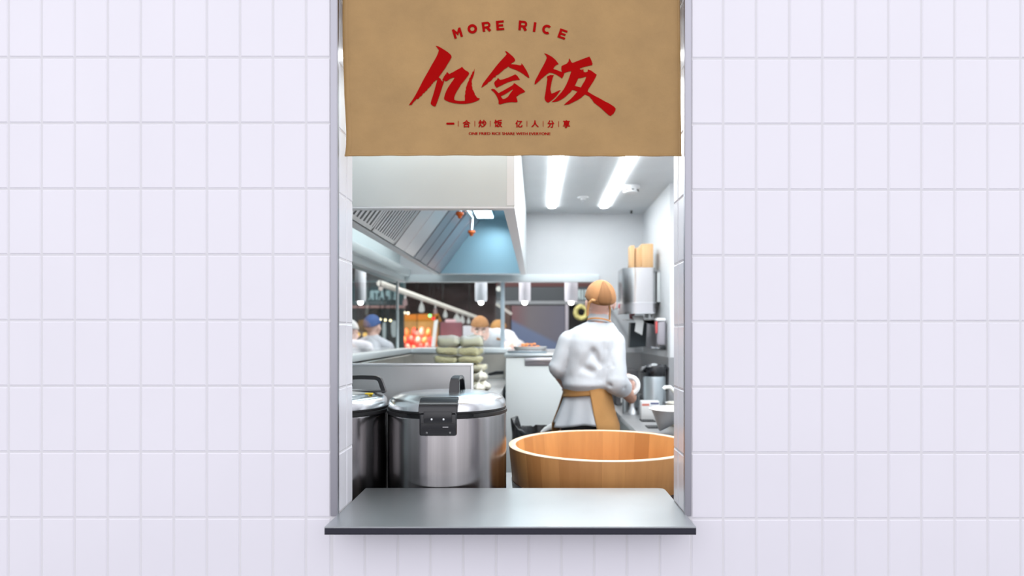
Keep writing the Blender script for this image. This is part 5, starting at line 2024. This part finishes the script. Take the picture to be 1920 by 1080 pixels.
# ------------------------------------------------------------------ the market hall beyond the pass
dark = mat('dark_hall_paint', (0.30, 0.22, 0.22, 1), 0.7, var=0.5, vscale=(0.7, 0.7, 1.6))
for nm, b_ in (('wall_far', (-9, 6, 17, 17.2, 0, 2.95)), ('wall_far_left', (-9.2, -9, 0.2, 24, 0, 2.95)), ('wall_far_right', (6, 6.2, 0.2, 24, 0, 2.95))):
    bm = B()
    box(bm, *b_)
    struct(nm, bm, dark)
bm = B()
box(bm, -9.2, -3.0, 0.0, 0.2, 0, 2.95)
box(bm, 3.0, 6.2, 0.0, 0.2, 0, 2.95)
struct('wall_far_front', bm, dark)
bm = B()
box(bm, -9.2, 6.2, 0.0, 24.2, 2.95, 3.05)
struct('ceiling_hall', bm, dark)
bm = B()
box(bm, -9.2, -1.3, 0.2, 24.2, -0.1, 0.0)
box(bm, -1.3, 6.2, KB + 0.1, 24.2, -0.1, 0.0)
box(bm, 1.7, 6.2, 0.2, KB + 0.1, -0.1, 0.0)
struct('floor_hall', bm, mat('hall_floor', (0.08, 0.075, 0.07, 1), 0.5, var=0.2))

# pendant lamps over the pass
M['pend'] = mat('pale_pendant_metal', (0.76, 0.76, 0.82, 1), 0.5)
for px, wd, lab in ((676, 20, 'pale cylinder pendant lamp seen through the left glass'), (902, 23, 'pale cylinder pendant lamp above the bending chef'), (984, 22, 'pale cylinder pendant lamp over the open pass, beside the window frame'), (1071, 25, 'pale cylinder pendant lamp nearest the head of the standing chef')):
    d = 6.05
    p = P(px, 565, d)
    r_ = wd / 2 * d / F
    t = thing('pendant_lamp', lab, 'pendant lamp', p, 'pendant lamps over the pass')
    bm = B()
    lathe(bm, [(r_ * 0.86, 0.0), (r_, 0.012), (r_, 0.36), (r_ * 0.9, 0.38), (0, 0.38), (0, 0.37), (r_ * 0.88, 0.36), (r_ * 0.84, 0.004), (r_ * 0.86, 0.0)], p, 32)
    build('shade', bm, M['pend'], t)
    bm = B()
    ball(bm, p + Vector((0, 0, -0.012)), (0.024, 0.024, 0.022), 18)
    build('bulb', bm, M['bulb_white'], t)
    bm = B()
    tube(bm, [p + Vector((0, 0, 0.02)), p + Vector((0, 0, 0.1))], 0.018, 10)
    build('socket', bm, M['black_matte'], t)
    bm = B()
    tube(bm, [p + Vector((0, 0, 0.38)), Vector((p.x, p.y, 2.949))], 0.008, 8)
    build('stem', bm, M['black_matte'], t)

def plate(bm, x0, x1, y0, y1, d, th=0.04, bev=0.004):
    a, b = P(x0, y1, d), P(x1, y0, d)
    box(bm, a.x, b.x, a.y, a.y + th, a.z, b.z, bev, 1)
    return a, b
def letters(ch, x0, x1, y0, y1, d, mirror=True, bold=0.075):
    vv, fs = text_tris(ch, bold, mirror)
    a, b = P(x0, y1, d), P(x1, y0, d)
    bm = B()
    nv = [bm.verts.new((a.x + (b.x - a.x) * u, a.y, a.z + (b.z - a.z) * v)) for u, v in vv]
    for f in fs:
        try:
            bm.faces.new([nv[i] for i in f])
        except ValueError:
            pass
    bmesh.ops.solidify(bm, geom=bm.faces[:], thickness=-0.012)
    return bm
# shop front with a big dark glass
t = thing('shop_facade', 'dark shop front across the hall with slate fascia and sign letters', 'shop front', P(1030, 640, 8.3))
bm = B()
plate(bm, 930, 1190, 538, 564, 8.3, 0.1)
build('fascia', bm, mat('slate_fascia', (0.030, 0.042, 0.052, 1), 0.5), t)
bm = B()
plate(bm, 930, 1190, 500, 538, 8.32, 0.1)
build('upper_board', bm, mat('dark_red_board', (0.075, 0.022, 0.022, 1), 0.6), t)
bm = B()
plate(bm, 930, 1190, 564, 571, 8.24, 0.1)
build('cross_beam', bm, mat('slate_beam', (0.20, 0.23, 0.25, 1), 0.4), t)
bm = B()
plate(bm, 1060, 1066, 571, 860, 8.24, 0.06)
build('post', bm, mat('lilac_grey_post', (0.40, 0.40, 0.46, 1), 0.4), t)
bm = B()
plate(bm, 944, 957, 571, 860, 8.26, 0.06)
build('post', bm, mat('brown_post', (0.07, 0.04, 0.03, 1), 0.5), t)
bm = B()
plate(bm, 930, 1190, 571, 860, 8.42, 0.05)
build('back_board', bm, mat('black_back_board', (0.015, 0.016, 0.02, 1), 0.5), t)
for ch, x0, x1 in (('R', 1080, 1089), ('I', 1090.5, 1094), ('I', 1096, 1099.5), ('F', 1101.5, 1110)):
    build('sign_letter', letters(ch, x0, x1, 543, 562, 8.28), glow('sign_white', (0.72, 0.86, 0.88, 1), 0.75), t)
# shop glass: its reflections painted as a dim red to blue emission
m = bpy.data.materials.new('glass_reflection_glow')
m.use_nodes = True
tt = m.node_tree
pb = tt.nodes['Principled BSDF']
pb.inputs['Base Color'].default_value = (0.01, 0.01, 0.012, 1)
pb.inputs['Roughness'].default_value = 0.2
co = tt.nodes.new('ShaderNodeTexCoord')
sx_ = tt.nodes.new('ShaderNodeSeparateXYZ')
r1 = tt.nodes.new('ShaderNodeValToRGB')
r2 = tt.nodes.new('ShaderNodeValToRGB')
ad = tt.nodes.new('ShaderNodeMath')
ad.operation = 'MULTIPLY_ADD'
ad.inputs[1].default_value = 0.62
mxc = tt.nodes.new('ShaderNodeMix')
mxc.data_type = 'RGBA'
e = r1.color_ramp.elements
e[0].position = 0.0
e[0].color = (0.135, 0.06, 0.065, 1)
e[1].position = 1.0
e[1].color = (0.085, 0.085, 0.115, 1)
q = e.new(0.35)
q.color = (0.105, 0.095, 0.105, 1)
e = r2.color_ramp.elements
e[0].position = 0.62
e[0].color = (1, 1, 1, 1)
e[1].position = 0.72
e[1].color = (0, 0, 0, 1)
tt.links.new(co.outputs['Generated'], sx_.inputs[0])
tt.links.new(sx_.outputs[0], r1.inputs[0])
tt.links.new(sx_.outputs[0], ad.inputs[0])
tt.links.new(sx_.outputs[2], ad.inputs[2])
tt.links.new(ad.outputs[0], r2.inputs[0])
tt.links.new(r2.outputs[0], mxc.inputs[0])
tt.links.new(r1.outputs[0], mxc.inputs[6])
mxc.inputs[7].default_value = (0.09, 0.12, 0.20, 1)
tt.links.new(mxc.outputs[2], pb.inputs['Emission Color'])
pb.inputs['Emission Strength'].default_value = 1.3
t = thing('shop_glass', 'large dim shop glass with painted red to blue reflections, behind the prawn plate', 'screen', P(1010, 655, 8.25))
bm = B()
a, b = plate(bm, 959, 1059, 573, 655, 8.24, 0.02, 0.001)
build('glass_face', bm, m, t)
bm = B()
plate(bm, 957, 1060, 571.5, 656, 8.262, 0.10)
build('glass_case', bm, M['black'], t)
c_ = P(1090, 586, 8.2)
bm = B()
tor = []
for k in range(20):
    a = 2 * math.pi * k / 20
    tor.append(c_ + Vector((0.070 * math.cos(a), 0.01, 0.075 * math.sin(a))))
tube(bm, tor, 0.030, 10, closed=True)
for v in bm.verts:
    v.co += Vector((1, 1, 1)) * 0.012 * noise.noise(v.co * 25)
single('leaf_wreath', bm, mat('yellow_green_leaf', (0.62, 0.60, 0.24, 1), 0.6, var=0.3, vscale=(30, 30, 30)), 'yellow-green wreath on the dark shop front, left of the chef\'s neck', 'wreath', None, 60)

# teal shop sign seen through the left glass
t = thing('shop_sign', 'dark teal shop sign with pale letters seen through the left glass', 'shop sign', P(705, 575, 9.5))
bm = B()
plate(bm, 640, 757, 526, 573, 9.5, 0.15)
build('sign_board', bm, mat('teal_sign', (0.030, 0.070, 0.085, 1), 0.5), t)
for ch, x0, x1 in (('R', 690, 701), ('T', 701.5, 711), ('A', 709.5, 722.5), ('P', 722, 733.5), ('E', 737, 746)):
    build('sign_letter', letters(ch, x0, x1, 544.5, 562, 9.48), glow('sign_pale', (0.55, 0.76, 0.80, 1), 0.72), t)
bm = B()
plate(bm, 640, 757, 573, 578, 9.4, 0.12)
build('lower_edge', bm, mat('pink_edge', (0.42, 0.26, 0.26, 1), 0.5), t)
bm = B()
plate(bm, 640, 757, 578, 812, 9.9, 0.05)
build('shop_interior', bm, mat('teal_interior', (0.055, 0.085, 0.09, 1), 0.6, var=0.3, vscale=(3, 3, 1)), t)

# white lamp rail running away through the hall with its spots
r0, r1_ = P(712, 531, 8.0), P(893, 595, 15.0)
t = thing('lamp_rail', 'long white lamp rail running away under the dark hall ceiling', 'lamp rail', r0.lerp(r1_, 0.5))
bm = B()
dv = (r1_ - r0).normalized()
tube(bm, [r0, r1_], 0.040, 8)
build('rail', bm, mat('rail_white', (0.80, 0.78, 0.74, 1), 0.5, emit=(1.0, 0.95, 0.88, 1), estr=0.30), t)
for f in (0.12, 0.5, 0.88):
    p = r0.lerp(r1_, f)
    bm = B()
    tube(bm, [p + Vector((0, 0, 0.03)), Vector((p.x, p.y, 2.949))], 0.010, 6)
    build('hanger', bm, M['black_matte'], t)
drop = glow('dim_shade', (0.80, 0.78, 0.76, 1), 0.75)
drop2 = glow('pink_shade', (0.75, 0.50, 0.50, 1), 0.5)
for i, (f, pk) in enumerate(((0.16, 1), (0.29, 0), (0.42, 1), (0.53, 0), (0.68, 0), (0.76, 0), (0.86, 0))):
    p = r0.lerp(r1_, f)
    s_ = (0.055, 0.075, 0.055, 0.065, 0.12, 0.08, 0.06)[i]
    lab = ('pinkish drop lamp on the rail, nearest the glass corner', 'white drop lamp, second on the rail from the glass corner', 'slim pinkish drop lamp halfway along the lamp rail', 'white drop lamp right after the slim pink one on the rail', 'biggest white drop lamp on the hall rail', 'white drop lamp behind the biggest one on the rail', 'last small drop lamp on the rail, above the bending chef')[i]
    t = thing('drop_lamp', lab, 'lamp', p, 'drop lamps on the hall rail')
    bm = B()
    tube(bm, [p + Vector((0, 0, -0.042)), p + Vector((0, 0, -0.09))], 0.012, 8)
    build('neck', bm, M['white_plastic'], t)
    bm = B()
    lathe(bm, [(0, -0.088), (s_ * 0.28, -0.09), (s_ * 0.5, -0.10 - s_ * 0.4), (s_ * 0.60, -0.10 - s_ * 1.2), (s_ * 0.4, -0.10 - s_ * 1.5), (0, -0.10 - s_ * 1.6)], p, 18)
    build('shade', bm, drop2 if pk else drop, t)

# market stall glowing red and yellow
t = thing('market_stall', 'glowing meat stall with yellow canopy seen through the glass', 'market stall', P(790, 655, 12.0))
bm = B()
a, b = P(748, 603, 11.4), P(822, 588, 11.4)
vv = [bm.verts.new(p) for p in (P(748, 590, 11.2), P(822, 588, 11.2), P(828, 603, 12.3), P(745, 603, 12.3))]
f = bm.faces.new(vv)
bmesh.ops.solidify(bm, geom=[f], thickness=0.05)
build('canopy', bm, mat('ochre_canopy', (0.60, 0.38, 0.09, 1), 0.6, emit=(0.50, 0.30, 0.08, 1), estr=0.22), t)  # emission stands in for lamplight falling on the canopy from below
bm = B()
plate(bm, 745, 815, 602, 655, 12.6, 0.05)
build('shelf_glow', bm, mat('amber_shelf_glow', (0.5, 0.3, 0.1, 1), 0.6, var=0.5, vscale=(3, 3, 3), emit=(0.60, 0.26, 0.07, 1), estr=0.35), t)  # glowing panel added in place of the lamplit back shelves
for px in (750, 820):
    bm = B()
    p0, p1 = P(px, 592, 11.5), P(px, 592, 11.5)
    tube(bm, [(p0.x, p0.y, 0), p0], 0.03, 8)
    build('post', bm, mat('ochre_post_%d' % px, (0.30, 0.18, 0.06, 1), 0.5), t)
bm = B()
a, b = P(742, 652, 11.6), P(830, 640, 11.6)
box(bm, a.x, b.x, 9.2, 10.2, 0, 1.16, 0.01)
build('counter', bm, mat('stall_counter', (0.22, 0.05, 0.05, 1), 0.4), t)
bm = B()
plate(bm, 826, 866, 604, 700, 12.4, 0.06)
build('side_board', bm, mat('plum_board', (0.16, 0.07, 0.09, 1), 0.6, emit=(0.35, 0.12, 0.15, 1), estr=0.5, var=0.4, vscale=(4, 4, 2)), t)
meat = [mat('red_meat', (0.75, 0.10, 0.08, 1), 0.4, var=0.3, vscale=(12, 12, 12)), mat('pink_meat', (0.90, 0.40, 0.33, 1), 0.4, var=0.2, vscale=(12, 12, 12)), mat('orange_meat', (0.90, 0.30, 0.10, 1), 0.4, var=0.2, vscale=(12, 12, 12))]
rows_m = (('front row', 9.3, 0.0, (752, 764, 776, 789, 801)), ('middle row', 9.6, 0.13, (757, 770, 783, 796)), ('back row', 9.9, 0.27, (762, 776, 790, 803)))
words = ('first', 'second', 'third', 'fourth', 'fifth')
for rn, y, dz, xs in rows_m:
    for i, px in enumerate(xs):
        x = (px - 1005) * (y + CD) / F
        bm = B()
        hh = random.uniform(0.065, 0.10)
        ball(bm, (x, y, 1.165 + dz + hh * 0.93), (random.uniform(0.042, 0.052), 0.08, hh), 16)
        for v in bm.verts:
            v.co += Vector((0.7, 0.4, 1)) * 0.018 * noise.noise(v.co * 13)
        single('meat_cut', bm, meat[(i + int(dz * 20)) % 3], 'lit cut of meat on the stall, %s from the corner post in the %s' % (words[i], rn), 'meat', 'meat cuts on the market stall', 60)
for dz, y in ((0.13, 9.6), (0.27, 9.9)):
    bm = B()
    a, b = P(744, 650, 11.6), P(812, 650, 11.6)
    box(bm, a.x, b.x, y - 0.14, y + 0.14, 1.161, 1.163 + dz, 0.004)
    build('display_step', bm, mat('step_red_%d' % int(dz * 100), (0.35, 0.06, 0.05, 1), 0.4), t)

def bulbs(name, cat, group, pts, d, r_px, m_, labs):
    for (px, py), lab in zip(pts, labs):
        p = P(px, py, d)
        r_ = r_px * d / F
        t = thing(name, lab, cat, p, group)
        bm = B()
        ball(bm, p, r_, 14)
        build('globe', bm, m_, t)
        bm = B()
        tube(bm, [p + Vector((0, 0, r_ * 0.9)), p + Vector((0, 0, r_ * 1.7))], r_ * 0.45, 8)
        tube(bm, [p + Vector((0, 0, r_ * 1.7)), Vector((p.x, p.y, 2.949))], 0.006, 6)
        build('cord', bm, M['black_matte'], t)
bulbs('light_bulb', 'light bulb', 'warm bulbs over the meat stall', [(751, 585.5), (758, 586.5), (765, 587)], 11.0, 2.6, M['bulb'],
      ['warm bulb over the meat stall, at the glass corner', 'warm bulb in the middle of the stall trio', 'warm bulb farthest from the glass corner in the stall trio'])
bulbs('light_bulb', 'light bulb', 'yellow bulbs behind the left glass', [(693, 597.5), (713, 599), (722.5, 600), (732, 601)], 9.2, 2.2, glow('yellow_bulb', (1.0, 0.82, 0.48, 1), 5),
      ['small yellow bulb beside the blue headscarf', 'small yellow bulb, first to the right of the blue headscarf', 'small yellow bulb, second to the right of the blue headscarf', 'small yellow bulb, third to the right of the blue headscarf'])
bulbs('signal_lamp', 'signal lamp', None, [(806, 592)], 11.0, 3.0, glow('green_signal', (0.25, 1.0, 0.35, 1), 3.0), ['round green signal lamp over the meat stall'])
bulbs('signal_lamp', 'signal lamp', None, [(812.5, 597)], 11.0, 3.4, glow('red_signal', (1.0, 0.05, 0.06, 1), 1.6), ['round red signal lamp next to the green one'])
bulbs('globe_lamp', 'lamp', None, [(714, 541)], 7.6, 4.2, glow('pinkish_globe', (1.0, 0.85, 0.80, 1), 0.9), ['pinkish globe lamp at the near end of the lamp rail'])
bulbs('globe_lamp', 'lamp', None, [(935, 541.5)], 7.0, 5.0, glow('white_globe', (1.0, 0.98, 0.92, 1), 0.95), ['white globe lamp beside the window frame post'])
bulbs('globe_lamp', 'lamp', None, [(782, 624)], 10.4, 4.5, glow('coral_globe', (1.0, 0.45, 0.35, 1), 1.3), ['coral red globe lamp hanging among the meat'])
bulbs('globe_lamp', 'lamp', None, [(755, 641)], 10.6, 3.4, glow('peach_globe', (1.0, 0.75, 0.55, 1), 1.4), ['peach globe lamp low at the stall corner'])
bulbs('amber_lamp', 'lamp', 'amber lamps behind the left glass', [(671, 627), (684.5, 627.5)], 8.8, 4.6, glow('amber', (1.0, 0.62, 0.16, 1), 1.25), ['amber globe lamp at the left jamb', 'amber globe lamp beside the grey shirted person'])
bm = B()
plate(bm, 834, 855, 598.5, 604, 11.8, 0.05, 0.02)
single('neon_bar', bm, glow('pink_neon', (1.0, 0.62, 0.66, 1), 0.95), 'pink neon bar on the plum stall board', 'neon light')
bm = B()
tube(bm, [P(932, 571, 7.6), P(958, 588, 8.1)], 0.018, 8)
q = P(945, 579.5, 7.85)
tube(bm, [q, Vector((q.x, q.y, 2.949))], 0.006, 6)
single('tube_light', bm, glow('dim_tube', (1.0, 0.95, 0.88, 1), 0.6), 'short slanting tube light crossing behind the window frame post', 'tube light')
# hanging white towels or lamps behind the left glass
for px0, px1, py0, py1, lab in ((717, 724, 604, 640, 'slim white hanging lantern behind the left glass'), (733, 744, 601, 632, 'wide white hanging lantern next to the glass corner')):
    p0 = P((px0 + px1) / 2, py0, 9.34)
    hgt, rr = (py1 - py0) * 9.34 / F, (px1 - px0) / 2 * 9.34 / F
    t = thing('white_lantern', lab, 'lantern', p0)
    bm = B()
    lathe(bm, [(0, 0), (rr * 0.7, -0.005), (rr, -hgt * 0.3), (rr * 0.9, -hgt * 0.75), (rr * 0.5, -hgt), (0, -hgt)], p0, 18)
    build('shade', bm, glow('lantern_white', (0.78, 0.88, 0.90, 1), 0.62), t)
    bm = B()
    tube(bm, [p0, Vector((p0.x, p0.y, 2.949))], 0.005, 6)
    build('cord', bm, M['black_matte'], t)
# white cards on stands
t = thing('menu_stand', 'tall white menu card leaning on a stand before the stall', 'menu stand', P(815, 655, 7.0))
a, b = P(810, 650, 7.0), P(819, 600, 7.0)
bm = B()
vv = [bm.verts.new(p) for p in (P(808.5, 650, 7.0), P(815.5, 651, 7.0), P(821.5, 599, 7.05), P(814, 602, 7.05))]
f = bm.faces.new(vv)
bmesh.ops.solidify(bm, geom=[f], thickness=0.006)
build('card', bm, M['white_plastic'], t)
bm = B()
c_ = P(812, 652, 7.03)
tube(bm, [(c_.x, c_.y, 0.02), c_ + Vector((0, 0.02, 0.02))], 0.012, 8)
lathe(bm, [(0, 0), (0.12, 0), (0.12, 0.015), (0, 0.02)], (c_.x, c_.y, 0), 20)
build('stand', bm, M['black_matte'], t)
t = thing('white_signboard', 'pale square signboard behind the bending chef\'s shoulder', 'signboard', P(878, 650, 8.0))
bm = B()
plate(bm, 868, 890, 611, 646, 8.0, 0.03)
build('panel', bm, mat('lilac_white_board', (0.66, 0.66, 0.72, 1), 0.5), t)
bm = B()
c_ = P(879, 646, 8.02)
tube(bm, [(c_.x, c_.y + 0.015, 0.0), c_ + Vector((0, 0.015, 0.03))], 0.02, 8)
build('post', bm, M['black_matte'], t)
# two people at the left, outside the glass
h4 = P(699, 612, 6.9)
figure('person', 'person in blue headscarf and grey shirt seen from behind through left glass', (h4.x, h4.y, 0), h4, 165, -6,
       h4 + V((0.0, 0.0, -0.15)), h4 + V((0, 0.0, -0.36)), V((h4.x, h4.y, 0.93)),
       (h4 + V((-0.15, 0, -0.22)), h4 + V((0.15, 0, -0.22))), (h4 + V((-0.20, 0.05, -0.48)), h4 + V((0.20, 0.05, -0.48))),
       (h4 + V((-0.14, 0.24, -0.56)), h4 + V((0.14, 0.24, -0.56))), mat('blue_scarf', (0.03, 0.09, 0.27, 1), 0.8), mat('grey_shirt', (0.52, 0.55, 0.62, 1), 0.8), False)
h5 = P(652, 622, 6.3)
figure('person', 'person in white coat at the left edge, half behind the jamb', (h5.x, h5.y, 0), h5, 120, 10,
       h5 + V((0.02, 0.0, -0.14)), h5 + V((0.06, 0.0, -0.30)), V((h5.x + 0.02, h5.y, 0.93)),
       (h5 + V((-0.14, 0, -0.20)), h5 + V((0.17, 0, -0.16))), (h5 + V((-0.16, 0.10, -0.42)), h5 + V((0.21, 0.08, -0.30))),
       (h5 + V((-0.02, 0.28, -0.44)), h5 + V((0.12, 0.30, -0.36))), mat('pale_cap', (0.6, 0.6, 0.62, 1), 0.8), mat('lilac_white_coat', (0.78, 0.75, 0.82, 1), 0.8), False)

# ------------------------------------------------------------------ tidy up
for o in bpy.data.objects:
    if '_at' in o:
        del o['_at']
